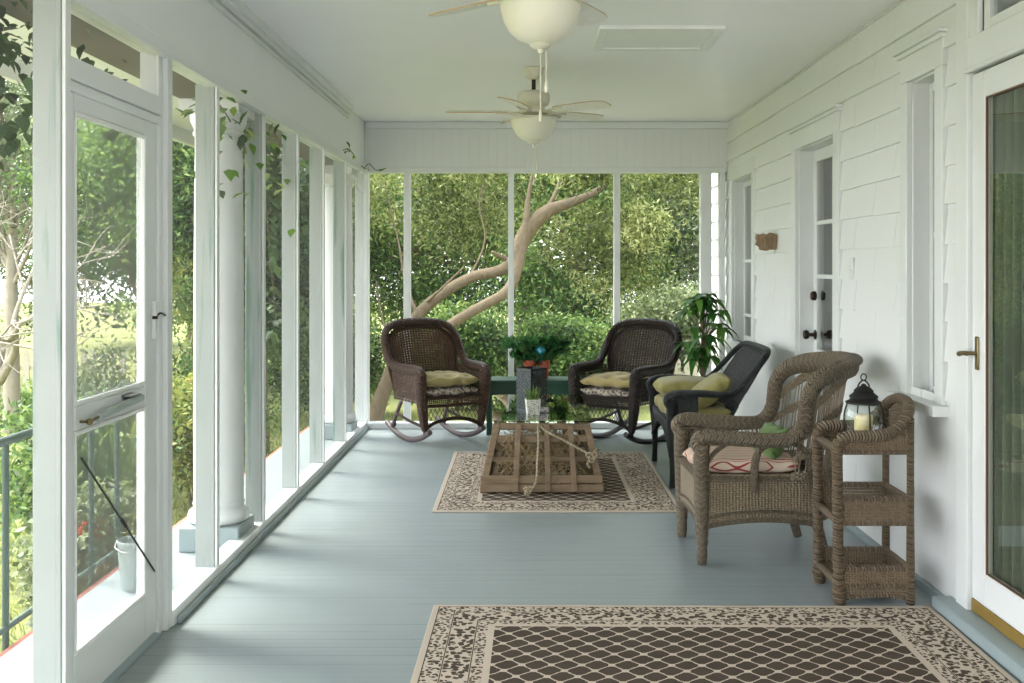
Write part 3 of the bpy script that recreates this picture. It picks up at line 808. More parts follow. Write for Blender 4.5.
# ================================================================== FANS
def fan(loc, label, group, ang):
    t = thing('ceiling_fan', label, 'ceiling fan', loc, 0, group)          # origin at the ceiling
    make('canopy', lathe(MB(), [(.062,-.001),(.062,-.012),(.056,-.04),(.038,-.065),(.018,-.075)], n=32), M['fan'], t)
    make('downrod', tube(MB(), [(0,0,-.07),(0,0,-.15)], .013, 12, 1), M['bronze'], t)
    make('motor_housing', lathe(MB(), [(.02,-.14),(.05,-.146),(.093,-.158),(.102,-.175),(.102,-.215),(.094,-.235),(.07,-.248),(.07,-.262),(.085,-.27),(.085,-.288),(.05,-.30),(.03,-.31)], n=40), M['fan'], t)
    make('light_fitter', lathe(MB(), [(.03,-.30),(.05,-.305),(.11,-.312),(.146,-.318),(.149,-.330),(.142,-.334)], n=40), M['fan'], t)
    make('light_bowl', lathe(MB(), [(.143,-.333),(.142,-.345),(.132,-.385),(.110,-.425),(.078,-.452),(.036,-.468),(.0,-.471)], n=48), M['bowl'], t)
    make('finial', lathe(MB(), [(.0,-.462),(.036,-.464),(.038,-.472),(.03,-.482),(.012,-.487),(.008,-.50),(.0,-.502)], n=24), M['fan'], t)
    for i in range(5):
        a = ang + i*2*PI/5
        mb = MB(); outline = []
        for s, w_ in ((.17,.044),(.22,.056),(.35,.064),(.48,.066),(.53,.058),(.555,.03)): outline.append((s, w_))
        P = [(s, -w_) for s, w_ in outline] + [(s, w_) for s, w_ in reversed(outline)]
        R = np.array(rotz(a)) @ np.array(rotx(-.21))
        v = [(x_, y_, .003) for x_, y_ in P] + [(x_, y_, -.003) for x_, y_ in P]; v = np.array(v) @ R.T + np.array([0,0,-.277])
        n = len(P); mb.add(v, [tuple(range(n)), tuple(range(2*n-1,n-1,-1))], m=0); mb.add(v, [(i_, (i_+1)%n, n+(i_+1)%n, n+i_) for i_ in range(n)][::1], m=1)
        b = make('blade', mb, [M['fan_white'], M['fan_brown']], t, smooth=0)
        mb = MB(); q = [np.array(p) @ R.T + np.array([0,0,-.277]) for p in ((.07,0,-.006),(.13,.018,-.01),(.17,.03,-.009),(.235,.03,-.0065))]
        q2 = [np.array(p) @ R.T + np.array([0,0,-.277]) for p in ((.07,0,-.006),(.13,-.018,-.01),(.17,-.03,-.009),(.235,-.03,-.0065))]
        tube(mb, q, .008, 6); tube(mb, q2, .008, 6); make('blade_arm', mb, M['fan'], b)
    for dx, ln in ((.0, .20), (.02, .10)):
        mb = MB(); tube(mb, [(dx,-.02*(1 if dx else 0),-.495), (dx,-.02*(1 if dx else 0),-.50-ln)], .0022, 6, 1); lathe(mb, [(.0,-.50-ln-.045),(.006,-.50-ln-.04),(.007,-.50-ln-.02),(.003,-.50-ln)], (dx,-.02*(1 if dx else 0),0), 10)
        make('pull_chain', mb, M['fan'], t)
fan((.055, 6.71, ZC), 'cream ceiling fan hanging farther down the porch near the attic hatch', 'cream ceiling fans', PI)
fan((.055, 3.77, ZC), 'nearest cream ceiling fan cut off by the top of the picture, large frosted bowl', 'cream ceiling fans', math.radians(65))

# ================================================================== RUGS
for nm, lab, c, hx, hy, b, per, rz in (('rug', 'large brown trellis rug with cream sprigged border lying nearest the camera', (.628, 2.86), 1.02, 1.50, .262, .105, math.radians(-.6)), ('rug', 'smaller brown trellis rug with cream border under the trap coffee table', (.185, 7.01), .715, .97, .27, .10, 0)):
    mb = box(MB(), (-hx,-hy,0), (hx,hy,.008)); o = make(nm, mb, m_rug('trellis_rug_%d' % int(hx*100), hx, hy, b, per), bevel=.003); o.location = (c[0], c[1], .0005); o.rotation_euler = (0,0,rz); tag(o, lab, 'rug', 'trellis rugs')

# ================================================================== WICKER ROCKERS
def quad_surf(a, b, c, d):
    """bilinear patch: a(u0v0) b(u1v0) c(u1v1) d(u0v1)"""
    a, b, c, d = (np.array(q, float) for q in (a, b, c, d))
    def S(u, v):
        u = np.asarray(u)[...,None]; v = np.asarray(v)[...,None]
        return a*(1-u)*(1-v) + b*u*(1-v) + c*u*v + d*(1-u)*v
    return S

def rocker(label, loc, rz, wk, wood, group):
    t = thing('wicker_rocking_chair', label, 'rocking chair', loc, rz, group)
    wm = M[wk]
    # runners
    for s in (-1, 1):
        pts = [(s*.235, y, .022 + .95 - math.sqrt(.95**2 - (y-.06)**2)) for y in np.linspace(-.37, .45, 9)]
        mb = MB(); tube(mb, pts, .021, 8, 3, 1.05, up=(0,0,1)); make('rocker_runner', mb, M[wood], t)
    zr = lambda y: .044 + .95 - math.sqrt(.95**2 - (y-.06)**2)
    # front legs: wrapped, thick at the arm, with a turned foot
    for s in (-1, 1):
        mb = MB(); tube(mb, [(s*.285,-.305,.575), (s*.284,-.308,.50), (s*.275,-.305,.36), (s*.258,-.300,.22), (s*.243,-.297,.13)], [.046,.047,.044,.036,.025], 12, 5)
        lg = make('leg', mb, wm, t, smooth=180)
        mb = MB(); tube(mb, [(s*.243,-.297,.135), (s*.240,-.297,.10), (s*.237,-.297,zr(-.297)-.004)], [.017,.020,.017], 10, 3); make('foot', mb, M[wood], lg)
    for s in (-1, 1):
        mb = MB(); tube(mb, [(s*.22,.20,.30), (s*.228,.28,.18), (s*.235,.335,zr(.335)-.004)], [.016,.016,.018], 8, 4); ball(mb, (s*.234,.325,zr(.325)+.02), .026, 8); make('leg', mb, M[wood] if wood == 'runner' else wm, t, smooth=180)
    # arm and back rim in one braided roll
    half = [(.285,-.325,.545), (.288,-.30,.585), (.298,-.16,.592), (.312,.0,.594), (.326,.12,.612), (.338,.20,.67), (.334,.27,.77), (.298,.325,.875), (.21,.355,.925), (.08,.368,.94)]
    pts = [(-x, y, z) for x, y, z in half] + half[::-1]
    mb = MB(); rr = [.034,.044,.045,.041,.039,.038,.038,.038,.038,.038]
    tube(mb, pts, rr + rr[::-1], 12, 5, .8, up=None); make('arm_rail', mb, wm, t, smooth=180)
    # back panel
    def SB(u, v):
        x = (u*2-1); hw = .295 + .035*np.sin(v*PI*.62)
        top = .932 - .16*np.abs(x)**3.2
        z = .40 + v*(top-.40)
        y = .20 + .16*((z-.40)/.54)**1.15 + .035*(1-x**2) - .015
        return np.stack([x*hw, y, z], -1)
    mb = MB(); weave(mb, SB, 26, 27, .0185, .0155, .005, .0045); make('back_panel', mb, wm, t, smooth=0)
    # flat band inside the rim
    ib = [(-.295,.225,.55), (-.308,.255,.69), (-.286,.30,.80), (-.205,.33,.877), (-.06,.35,.897), (.06,.35,.897), (.205,.33,.877), (.286,.30,.80), (.308,.255,.69), (.295,.225,.55)]
    mb = MB(); tube(mb, ib, .013, 8, 5); make('inner_rim', mb, wm, t, smooth=180)
    # seat with apron
    mb = MB(); weave(mb, quad_surf((-.26,-.29,.375),(.26,-.29,.375),(.24,.22,.36),(-.24,.22,.36)), 24, 22, .016, .016, .005, .004)
    tube(mb, [(-.255,-.292,.375),(.255,-.292,.375),(.24,.22,.36),(-.24,.22,.36)], .016, 8, 1, closed=True); make('seat', mb, wm, t, smooth=0)
    mb = MB()
    weave(mb, quad_surf((-.255,-.318,.322),(.255,-.318,.322),(.255,-.318,.375),(-.255,-.318,.375)), 30, 4, .010, .009, .005, .0045)
    tube(mb, [(-.255,-.316,.318),(0,-.318,.315),(.255,-.316,.318)], .012, 8, 3); tube(mb, [(-.255,-.312,.382),(.255,-.312,.382)], .014, 8, 1)
    make('apron', mb, wm, t, smooth=0)
    def SL(u, v):
        x = u*2-1; zb = .135 + .075*np.sqrt(np.clip(1-x**2,0,1)); return np.stack([x*.25, -.31+0*u, zb+v*(.318-zb)], -1)
    mb = MB(); lattice(mb, SL, 14, .0045, .004, .14); make('lattice', mb, wm, t, smooth=0)
    mb = MB(); tube(mb, [(-.245,-.31,.135),(-.17,-.312,.185),(0,-.313,.212),(.17,-.312,.185),(.245,-.31,.135)], .014, 8, 5); make('arch_brace', mb, wm, t, smooth=180)
    for s in (-1, 1):
        def SS(u, v, s=s):
            y = -.30 + u*.50; zt = .575+.02*u; return np.stack([s*(.272+.02*v+.012*u), y, .33+v*(zt-.33)], -1)
        mb = MB(); weave(mb, SS, 20, 13, .012, .012, .005, .0045); make('side_panel', mb, wm, t, smooth=0)
        mb = MB(); tube(mb, [(s*.235,-.28,.15),(s*.23,.0,.165),(s*.23,.27,.20)], .012, 8, 3); make('stretcher', mb, wm, t, smooth=180)
    return t

def cushion(name, label, loc, rz, hx, hy, th, mat, tufts=(3,3), depth=.5, p=4, group=None, cat='cushion', parent_rot=None, seed=0, nx=44, ny=40, puff=.55, sag=0.0):
    r = random.Random(seed)
    ph = [r.uniform(0,6.28) for _ in range(6)]
    def surf(sgn):
        def S(u, v):
            a = u*2-1; b = v*2-1
            ex = np.sign(a)*np.abs(a)**.8; ey = np.sign(b)*np.abs(b)**.8
            prof = (np.clip(1-np.abs(ex)**p,0,1)*np.clip(1-np.abs(ey)**p,0,1))**puff
            wv = 1 + .03*np.sin(5*ex+ph[0]) + .03*np.sin(7*ey+ph[1])
            sh = 1 - .05*np.abs(ex*ey)
            z = prof*th*.5*wv
            if tufts:
                for i in range(tufts[0]):
                    for j in range(tufts[1]):
                        cx = (i+.5)/tufts[0]*2-1; cy_ = (j+.5)/tufts[1]*2-1
                        d2 = ((ex-cx)*hx)**2 + ((ey-cy_)*hy)**2
                        z = z - th*.5*depth*prof*np.exp(-d2/(2*(.028)**2)) 
                        d1 = np.sqrt(d2)+1e-6
                        z = z + th*.035*prof*np.cos(np.arctan2((ey-cy_)*hy,(ex-cx)*hx)*6+ph[2])*np.exp(-((d1-.06)/.04)**2)
            edge = .015*np.sin(9*ex+ph[3])*np.abs(ey)**6 + .012*np.sin(8*ey+ph[4])*np.abs(ex)**6
            return np.stack([ex*hx*sh + edge*np.sign(ex)*.5, ey*hy*sh + edge*.6, z*sgn + edge*.5 - sag*(ex**2)], -1)
        return S
    mb = MB(); S1 = surf(1); S2 = surf(-1)
    sheet(mb, S1, nx, ny); n0 = mb.n
    sheet(mb, lambda u, v: S2(1-u, v), nx, ny)
    o = make(name, mb, mat, smooth=180)
    w_ = o.modifiers.new('seam', 'WELD'); w_.merge_threshold = .0008
    o.location = loc; o.rotation_euler = rz if isinstance(rz, tuple) else (0,0,rz)
    return tag(o, label, cat, group)

def local(loc, rz, p):
    c, s = math.cos(rz), math.sin(rz); return (loc[0]+p[0]*c-p[1]*s, loc[1]+p[0]*s+p[1]*c, loc[2]+p[2])

LR, RL = (-.72, 8.60, 0), math.radians(31)
RR, RRz = (.80, 8.50, 0), math.radians(-37)
rocker('brown wicker rocking chair on the left, in front of the far screen', LR, RL, 'wk_brown', 'runner', 'wicker rocking chairs')
rocker('dark wicker rocking chair beside the potted corner plant, right of the trap table', RR, RRz, 'wk_dark', 'runner_dark', 'wicker rocking chairs')
for loc, rz, w_ in ((LR, RL, 'left brown rocking chair'), (RR, RRz, 'right dark rocking chair')):
    cushion('seat_cushion', 'grey and cream patterned cushion lying under the olive one on the %s' % w_, local(loc, rz, (0,-.055,.418)), rz, .245, .262, .085, M['paisley'], (3,3), .3, seed=3, puff=.4, group='patterned rocker cushions')
    cushion('seat_cushion', 'tufted olive cushion lying on top on the %s' % w_, local(loc, rz, (0,-.045,.496)), rz, .25, .265, .105, M['olive'], (3,3), .75, seed=5, puff=.42, group='olive rocker cushions')

# ================================================================== BLACK WICKER ARMCHAIR
BC, BZ = (1.22, 7.17, 0), -PI/2
def black_chair():
    t = thing('wicker_armchair', 'wide black wicker armchair with olive cushions standing against the white wall', 'chair', BC, BZ)
    wm = M['wk_black']; W = .47
    for s in (-1, 1):
        mb = MB(); tube(mb, [(s*W,-.29,.56),(s*(W+.004),-.295,.47),(s*W,-.29,.38),(s*(W-.008),-.285,.27),(s*(W-.012),-.285,.10),(s*(W-.010),-.288,.004)], [.030,.034,.032,.025,.018,.021], 12, 5); make('leg', mb, wm, t, smooth=180)
        mb = MB(); tube(mb, [(s*(W-.03),.10,.40),(s*(W-.03),.15,.22),(s*(W-.02),.20,.004)], [.024,.021,.022], 10, 4); make('leg', mb, wm, t, smooth=180)
    # arms run into the back rim
    half = [(W,-.30,.50), (W+.004,-.325,.555), (W+.010,-.28,.595), (W+.018,-.12,.602), (W+.016,.03,.592), (W+.0,.10,.605), (W-.005,.18,.68), (W-.03,.285,.80), (W-.10,.33,.850), (W-.25,.345,.862)]
    rr = [.028,.030,.032,.030,.026,.024,.024,.026,.028,.028]
    mb = MB(); tube(mb, [(-x,y,z) for x,y,z in half] + half[::-1], rr+rr[::-1], 12, 5, .75); make('arm_rail', mb, wm, t, smooth=180)
    def SB(u, v):
        x = u*2-1; hw = W-.005-.045*v**2; top = .852-.07*np.abs(x)**5
        z = .40+v*(top-.40); y = .07+.27*((z-.40)/.45)**1.1
        return np.stack([x*hw, y+.012*(1-x**2), z], -1)
    mb = MB()
    sub = lambda u0,u1,v0,v1: (lambda u, v: SB(u0+(u1-u0)*u, v0+(v1-v0)*v))
    weave(mb, sub(0,1,.62,1), 60, 15, .0125, .0125, .005, .004)
    weave(mb, sub(.30,.70,0,.62), 26, 22, .0125, .0125, .005, .004)
    weave(mb, sub(0,1,0,.30), 60, 9, .011, .013, .005, .004)
    for u0, u1 in ((0,.30),(.70,1)):
        weave(mb, sub(u0,u1,.52,.64), 18, 4, .012, .012, .005, .004)
        for q in np.linspace(u0+.02, u1-.02, 9):
            v_ = np.linspace(.28,.55,6); P = SB(np.full(6,q), v_); strand(mb, P, snormal(SB, np.full(6,q), v_), .008, .007)
    make('back_panel', mb, wm, t, smooth=0)
    mb = MB(); weave(mb, quad_surf((-W+.03,-.28,.405),(W-.03,-.28,.405),(W-.03,.08,.40),(-W+.03,.08,.40)), 44, 18, .016, .016, .005, .004)
    tube(mb, [(-W,-.285,.405),(W,-.285,.405),(W-.02,.08,.40),(-W+.02,.08,.40)], .018, 8, 1, closed=True); make('seat', mb, wm, t, smooth=0)
    def apron(a, b, drop, nm):
        a = np.array(a); b = np.array(b)
        def S(u, v):
            x = u*2-1; zb = .40-.05-drop*np.abs(x)**2.2
            p = a[None,:]*(1-u.reshape(-1,1)) + b[None,:]*u.reshape(-1,1)
            return np.concatenate([p, (zb.reshape(-1,1) + v.reshape(-1,1)*(.40-zb.reshape(-1,1)))], 1).reshape(u.shape+(3,))
        mb = MB(); L = np.linalg.norm(a-b); weave(mb, S, int(L/.016), 10, .0125, .011, .005, .004)
        q = np.linspace(0,1,13); tube(mb, S(q, 0*q), .012, 8, 2); make(nm, mb, wm, t, smooth=0)
    apron((-W,-.30),(W,-.30), .15, 'apron')
    for s in (-1,1): apron((s*W,-.28),(s*(W-.02),.11), .12, 'side_apron')
    for s in (-1,1):
        def SS(u, v, s=s): return np.stack([s*(W+.002+.008*v), -.285+u*.16, .41+v*.185], -1)
        mb = MB(); weave(mb, SS, 10, 14, .0125, .0125, .005, .004); make('arm_panel', mb, wm, t, smooth=0)
        mb = MB(); tube(mb, [(s*(W-.012),-.28,.15),(s*(W-.025),.14,.16)], .011, 8, 1); make('stretcher', mb, wm, t, smooth=180)
    return t
black_chair()
cushion('seat_cushion', 'long olive seat cushion lying on the wide black armchair', local(BC, BZ, (0,-.105,.463)), BZ, .425, .205, .11, M['olive2'], (4,2), .35, seed=8, puff=.35)
cushion('pillow', 'olive pillow lying flat at the far end of the black armchair seat', local(BC, BZ, (-.20,-.11,.572)), BZ, .215, .20, .125, M['olive2'], None, 0, seed=9, puff=.5, cat='pillow')
cushion('pillow', 'olive pillow leaning on the back at the near end of the black armchair', local(BC, BZ, (.22,-.02,.585)), (math.radians(38),0,BZ), .20, .15, .12, M['olive2'], None, 0, seed=10, puff=.5, cat='pillow')

# ================================================================== GREY WICKER BARREL CHAIR
GC, GZ = (1.10, 5.245, 0), -PI/2+math.radians(2)
def grey_chair():
    t = thing('wicker_barrel_chair', 'weathered grey wicker armchair with high rolled back and red striped cushion', 'chair', GC, GZ)
    wm = M['wk_grey']
    for s in (-1, 1):
        mb = MB(); tube(mb, [(s*.258,-.275,.57),(s*.262,-.282,.50),(s*.260,-.28,.36),(s*.256,-.278,.20),(s*.255,-.276,.13)], [.036,.038,.036,.033,.027], 12, 5); lg = make('leg', mb, wm, t, smooth=180)
        mb = MB(); tube(mb, [(s*.255,-.276,.135),(s*.255,-.276,.11),(s*.255,-.277,.085),(s*.255,-.277,.05),(s*.255,-.278,.004)], [.022,.029,.023,.026,.021], 12, 4); make('foot', mb, wm, lg, smooth=180)
        mb = MB(); tube(mb, [(s*.235,.26,.24),(s*.24,.29,.12),(s*.245,.325,.004)], [.028,.024,.022], 10, 4); make('leg', mb, wm, t, smooth=180)
    # the rolled rim: arms, wings, crest
    half = [(.262,-.285,.535), (.264,-.30,.585), (.270,-.245,.607), (.280,-.10,.595), (.283,.05,.587), (.284,.14,.596), (.285,.195,.655), (.286,.21,.73), (.286,.222,.80), (.278,.27,.866), (.245,.36,.902), (.15,.455,.918), (.05,.49,.924)]
    rr = [.030,.036,.038,.037,.036,.036,.036,.037,.038,.043,.050,.054,.056]
    mb = MB(); tube(mb, [(-x,y,z) for x,y,z in half] + half[::-1], rr+rr[::-1], 14, 5, .8); make('rolled_rim', mb, wm, t, smooth=180)
    # outer lip of the crest
    lip = [(.305,.21,.77), (.308,.245,.84), (.298,.31,.895), (.25,.41,.930), (.15,.50,.945), (.05,.53,.950)]
    mb = MB(); tube(mb, [(-x,y,z) for x,y,z in lip] + lip[::-1], .022, 10, 5); make('crest_braid', mb, wm, t, smooth=180)
    # barrel back: openwork
    def plan(a):
        """a in [-1,1] round the horseshoe"""
        th = a*PI*.5
        x = .272*np.sign(np.sin(th))*np.abs(np.sin(th))**.8; y = .16+.29*np.abs(np.cos(th))**.8
        return x, y
    def SB(u, v):
        a = (u*2-1); x, y = plan(a)
        top = .915-.24*np.abs(a)**3.0
        z = .40+v*(top-.40)
        return np.stack([x*(1+.03*v), y*(.86+.14*v)+.03*v*(1-a**2), z], -1)
    mb = MB()
    us = np.linspace(.01,.99,58); vv = np.linspace(0,1,10)
    for i, q in enumerate(us):
        if i % 4 == 3: continue
        P = SB(np.full(10,q), vv); strand(mb, P, snormal(SB, np.full(10,q), np.clip(vv,.01,.99)), .0075, .006)
    for v0, v1, n in ((.0,.12,4),(.30,.40,4),(.58,.68,4),(.88,1.0,5)):
        weave(mb, (lambda u, v, v0=v0, v1=v1: SB(u, v0+(v1-v0)*v)), 58, n, .006, .011, .005, .004)
    make('back_panel', mb, wm, t, smooth=0)
    mb = MB()
    def SO(u, v):
        a = (u*2-1)*.62; x, y = plan(a); z = .20+v*.24; return np.stack([x, y*.86+.005, z], -1)
    weave(mb, SO, 36, 20, .011, .011, .005, .004); make('rear_apron', mb, wm, t, smooth=0)
    mb = MB(); weave(mb, quad_surf((-.255,-.27,.405),(.255,-.27,.405),(.235,.22,.395),(-.235,.22,.395)), 26, 24, .017, .017, .005, .004)
    tube(mb, [(-.255,-.275,.405),(.255,-.275,.405),(.25,.14,.40),(.17,.36,.40),(-.17,.36,.40),(-.25,.14,.40)], .017, 8, 1, closed=True); make('seat', mb, wm, t, smooth=0)
    def arched(a, b, z0, z1, arch, nm, n1, n2):
        a = np.array(a); b = np.array(b)
        def S(u, v):
            x = (u*2-1).reshape(-1,1); zb = z0+arch*(1-x**2)
            p = a[None,:]*(1-u.reshape(-1,1)) + b[None,:]*u.reshape(-1,1)
            return np.concatenate([p, zb+v.reshape(-1,1)*(z1-zb)], 1).reshape(u.shape+(3,))
        mb = MB(); weave(mb, S, n1, n2, .0125, .0105, .005, .004)
        q = np.linspace(0,1,13); tube(mb, S(q,0*q)+np.array([0,0,-.004]), .013, 8, 2); tube(mb, S(q,0*q)+np.array([0,0,.035]), .009, 8, 2); tube(mb, S(q,0*q+1), .014, 8, 2)
        make(nm, mb, wm, t, smooth=0)
    arched((-.255,-.288),(.255,-.288), .185, .405, .03, 'front_apron', 34, 18)
    for s in (-1,1): arched((s*.268,-.27),(s*.255,.285), .185, .405, .03, 'side_apron', 36, 18)
    for s in (-1, 1):
        # open cane work under the arm, a brace post and a hooped brace
        def SA(u, v, s=s): return np.stack([s*(.264+.01*v), -.265+u*.43, .412+v*.175], -1)
        mb = MB()
        lattice(mb, SA, 16, .0055, .004, .10)
        for q in np.linspace(.03,.97,22):
            if s > 0 and .06 < q: continue
            v_ = np.linspace(0,1,3); P = SA(np.full(3,q), v_); strand(mb, P, np.tile([s,0,0],(3,1)), .006, .005)
        weave(mb, (lambda u, v, s=s: SA(u, .84+.16*v)), 30, 3, .007, .010, .005, .004)
        if s > 0:
            mb = MB(); weave(mb, (lambda u, v, s=s: SA(u*.62, .86+.14*v)), 20, 3, .008, .010, .005, .004); weave(mb, (lambda u, v, s=s: SA(u, -.02+.10*v)), 30, 3, .008, .009, .005, .004)
        make('arm_lattice', mb, wm, t, smooth=0)
        mb = MB(); tube(mb, [(s*.278,-.04,.345),(s*.282,-.038,.40),(s*.283,-.03,.50),(s*.282,.0,.550),(s*.278,.075,.58),(s*.272,.16,.57),(s*.268,.215,.52),(s*.255,.235,.42),(s*.245,.24,.33)], [.010,.021,.019,.015,.015,.015,.015,.015,.013], 10, 5); make('arm_brace', mb, wm, t, smooth=180)
        mb = MB(); tube(mb, [(s*.266,-.265,.47),(s*.268,-.22,.53),(s*.270,-.16,.575)], .012, 8, 4); make('corner_brace', mb, wm, t, smooth=180)
    return t
grey_chair()
cushion('seat_cushion', 'red and cream striped seat cushion on the grey barrel chair', local(GC, GZ, (0,-.04,.452)), GZ, .232, .245, .085, M['stripe'], None, 0, p=5, seed=12, puff=.38)
cushion('pillow', 'small green pillow leaning inside the grey barrel chair', local(GC, GZ, (.06,.10,.545)), (math.radians(62),0,GZ+.1), .14, .085, .08, M['green_pillow'], None, 0, seed=13, puff=.5, cat='pillow')

# ================================================================== WICKER TIERED STAND
def cart(loc):
    t = thing('wicker_tiered_stand', 'three tier weathered wicker stand with lantern on top, beside the grey chair', 'shelf stand', loc)
    wm = M['wk_cart']
    X0, X1, Y = -.15, .148, .15
    hoop = [(X0,-Y,.06),(X0-.002,-Y,.25),(X0-.004,-Y,.50),(X0-.006,-Y,.635),(X0+.004,-Y,.680),(X0+.045,-Y,.696),(.0,-Y,.698),(.07,-Y,.715),(.12,-Y,.76),(.152,-(Y-.025),.805),(.166,-(Y-.08),.828),(.168,-.03,.834)]
    for s in (-1, 1):
        mb = MB(); tube(mb, [(x, -s*y, z) for x, y, z in hoop[:5]], [.023,.022,.022,.023,.025], 12, 5); p_ = make('front_post', mb, wm, t, smooth=180)
        mb = MB(); tube(mb, [(X0,s*Y,.075),(X0+.002,s*Y,.05),(X0+.004,s*Y,.003)], [.024,.032,.024], 10, 3); make('foot', mb, wm, p_, smooth=180)
        mb = MB(); tube(mb, [(X1,s*Y,.004),(X1,s*Y,.04),(X1,s*Y,.40),(X1,s*Y,.775)], [.016,.019,.015,.015], 10, 3); make('rear_post', mb, wm, t, smooth=180)
    rim = hoop[4:]; mb = MB(); rq = [.025,.026,.026,.025,.024,.023,.022,.022]; tube(mb, rim + [(x,-y,z) for x, y, z in rim[::-1]], rq + rq[::-1], 12, 5); make('arm_rail', mb, wm, t, smooth=180)
    for z, h, rail in ((.640,.060,.0), (.345,.092,.0), (.085,.065,.0)):
        mb = MB(); weave(mb, quad_surf((X0,-Y,z),(X1,-Y,z),(X1,Y,z),(X0,Y,z)), 18, 18, .0155, .0155, .005, .004)
        for zz in (z-.006,): tube(mb, [(X0,-Y,zz),(X1,-Y,zz),(X1,Y,zz),(X0,Y,zz)], .013, 8, 1, closed=True)
        tr = make('tray', mb, wm, t, smooth=0)
        for s in (-1, 1):
            mb = MB(); weave(mb, quad_surf((X0,s*Y*1.03,z-.005),(X1,s*Y*1.03,z-.005),(X1,s*Y*1.03,z+h),(X0,s*Y*1.03,z+h)), 26, 7, .009, .0095, .005, .004)
            tube(mb, [(X0,s*Y,z+h),(X1,s*Y,z+h)], .013, 8, 1); tube(mb, [(X0,s*Y*1.03,z-.006),(X1,s*Y*1.03,z-.006)], .011, 8, 1); make('tray_side', mb, wm, tr, smooth=0)
        mb = MB()
        S = quad_surf((X1+.004,-Y,z),(X1+.004,Y,z),(X1+.004,Y,z+h),(X1+.004,-Y,z+h)); lattice(mb, S, 22, .0045, .004, .16); tube(mb, [(X1,-Y,z+h),(X1,Y,z+h)], .012, 8, 1); make('tray_side', mb, wm, tr, smooth=0)
        mb = MB(); tube(mb, [(X0,-Y,z+.002),(X0,Y,z+.002)], .018, 10, 1); make('tray_bar', mb, wm, tr, smooth=180)
    def SB(u, v):
        a = u*2-1; top = .832-.03*a**4; zb = .69
        return np.stack([.152+.015*v+0*u, a*(Y-.02), zb+v*(top-zb)], -1)
    mb = MB(); weave(mb, SB, 22, 10, .007, .009, .005, .004); make('back_panel', mb, wm, t, smooth=0)
    for s in (-1, 1):
        def SG(u, v, s=s): zt = .700+.07*np.clip(u-.45,0,1)/.55; return np.stack([.0+u*.145, s*Y+0*u, .69+v*(zt-.69)], -1)
        mb = MB(); weave(mb, SG, 14, 5, .008, .008, .005, .004); make('end_panel', mb, wm, t, smooth=0)
    for s in (-1, 1):
        mb = MB(); S = quad_surf((X0,s*Y*1.02,.03),(X1,s*Y*1.02,.03),(X1,s*Y*1.02,.08),(X0,s*Y*1.02,.08)); weave(mb, S, 26, 4, .008, .009, .005, .004); tube(mb, [(X0,s*Y*1.02,.028),(0,s*Y*1.02,.04),(X1,s*Y*1.02,.028)], .010, 8, 4); make('skirt', mb, wm, t, smooth=0)
cart((1.45, 4.545, 0))

# lantern with a candle
LN = (1.447, 4.53, .6465)
t = thing('hanging_lantern', 'black metal lantern with round glass and a cream candle inside, on the wicker stand', 'lantern', LN)
make('base', lathe(MB(), [(.0,.0),(.070,.0),(.074,.006),(.074,.018),(.066,.022),(.0,.022)], n=36), M['iron'], t, smooth=40)
make('glass_chimney', lathe(MB(), [(.062,.022),(.074,.035),(.079,.07),(.079,.12),(.074,.155),(.060,.172),(.058,.172),(.072,.153),(.077,.12),(.077,.07),(.072,.037),(.060,.023)], n=36), M['clear'], t, smooth=180)
make('cap', lathe(MB(), [(.0,.169),(.066,.169),(.076,.173),(.076,.178),(.062,.184),(.056,.192),(.060,.198),(.060,.203),(.046,.214),(.040,.220),(.042,.225),(.030,.238),(.012,.246),(.008,.254),(.0,.256)], n=36), M['iron'], t, smooth=40)
for a in range(4):
    ca, sa = math.cos(a*PI/2), math.sin(a*PI/2); mb = MB(); tube(mb, [(q*ca,q*sa,z) for q, z in ((.074,.01),(.082,.05),(.084,.12),(.070,.174))], .0032, 8, 4); make('guard_wire', mb, M['iron'], t, smooth=180)
mb = MB(); tube(mb, [(-.02,0,.225),(-.024,0,.245),(-.013,0,.262),(.0,0,.270),(.013,0,.262),(.024,0,.245),(.02,0,.225)], .0035, 8, 5); tube(mb, [(.012*math.cos(a),.0,.283+.014*math.sin(a)) for a in np.linspace(0,2*PI,12,endpoint=False)], .003, 8, 1, closed=True); make('handle', mb, M['iron'], t, smooth=180)
mb = MB(); lathe(mb, [(.0,.0),(.037,.0),(.0385,.004),(.0385,.096),(.034,.100),(.012,.096),(.0,.096)], n=28); lathe(mb, [(.0015,.096),(.0015,.108),(.0,.108)], n=6); o = make('candle', mb, M['candle'], smooth=40); o.location = (LN[0], LN[1], LN[2]+.0225); tag(o, 'cream pillar candle standing inside the black lantern', 'candle')

# ================================================================== TRAP COFFEE TABLE
TX, TY = .105, 7.17; HL = .655
TZ = .0085
t = thing('lobster_trap_table', 'coffee table made of a slatted wooden lobster trap with a glass top', 'coffee table', (TX, TY, TZ))
HB, HT, HH = .365, .275, .43
wd_ = M['trap']
def slat(nm, a, b, w_, h_, up=(0,0,1), par=t, mat=None, jit=.004):
    mb = MB(); r = lambda: rnd.uniform(-jit, jit)
    bar(mb, (a[0]+r(),a[1],a[2]+r()), (b[0]+r(),b[1],b[2]+r()), w_, h_, up); return make(nm, mb, mat or wd_, par, bevel=.003)
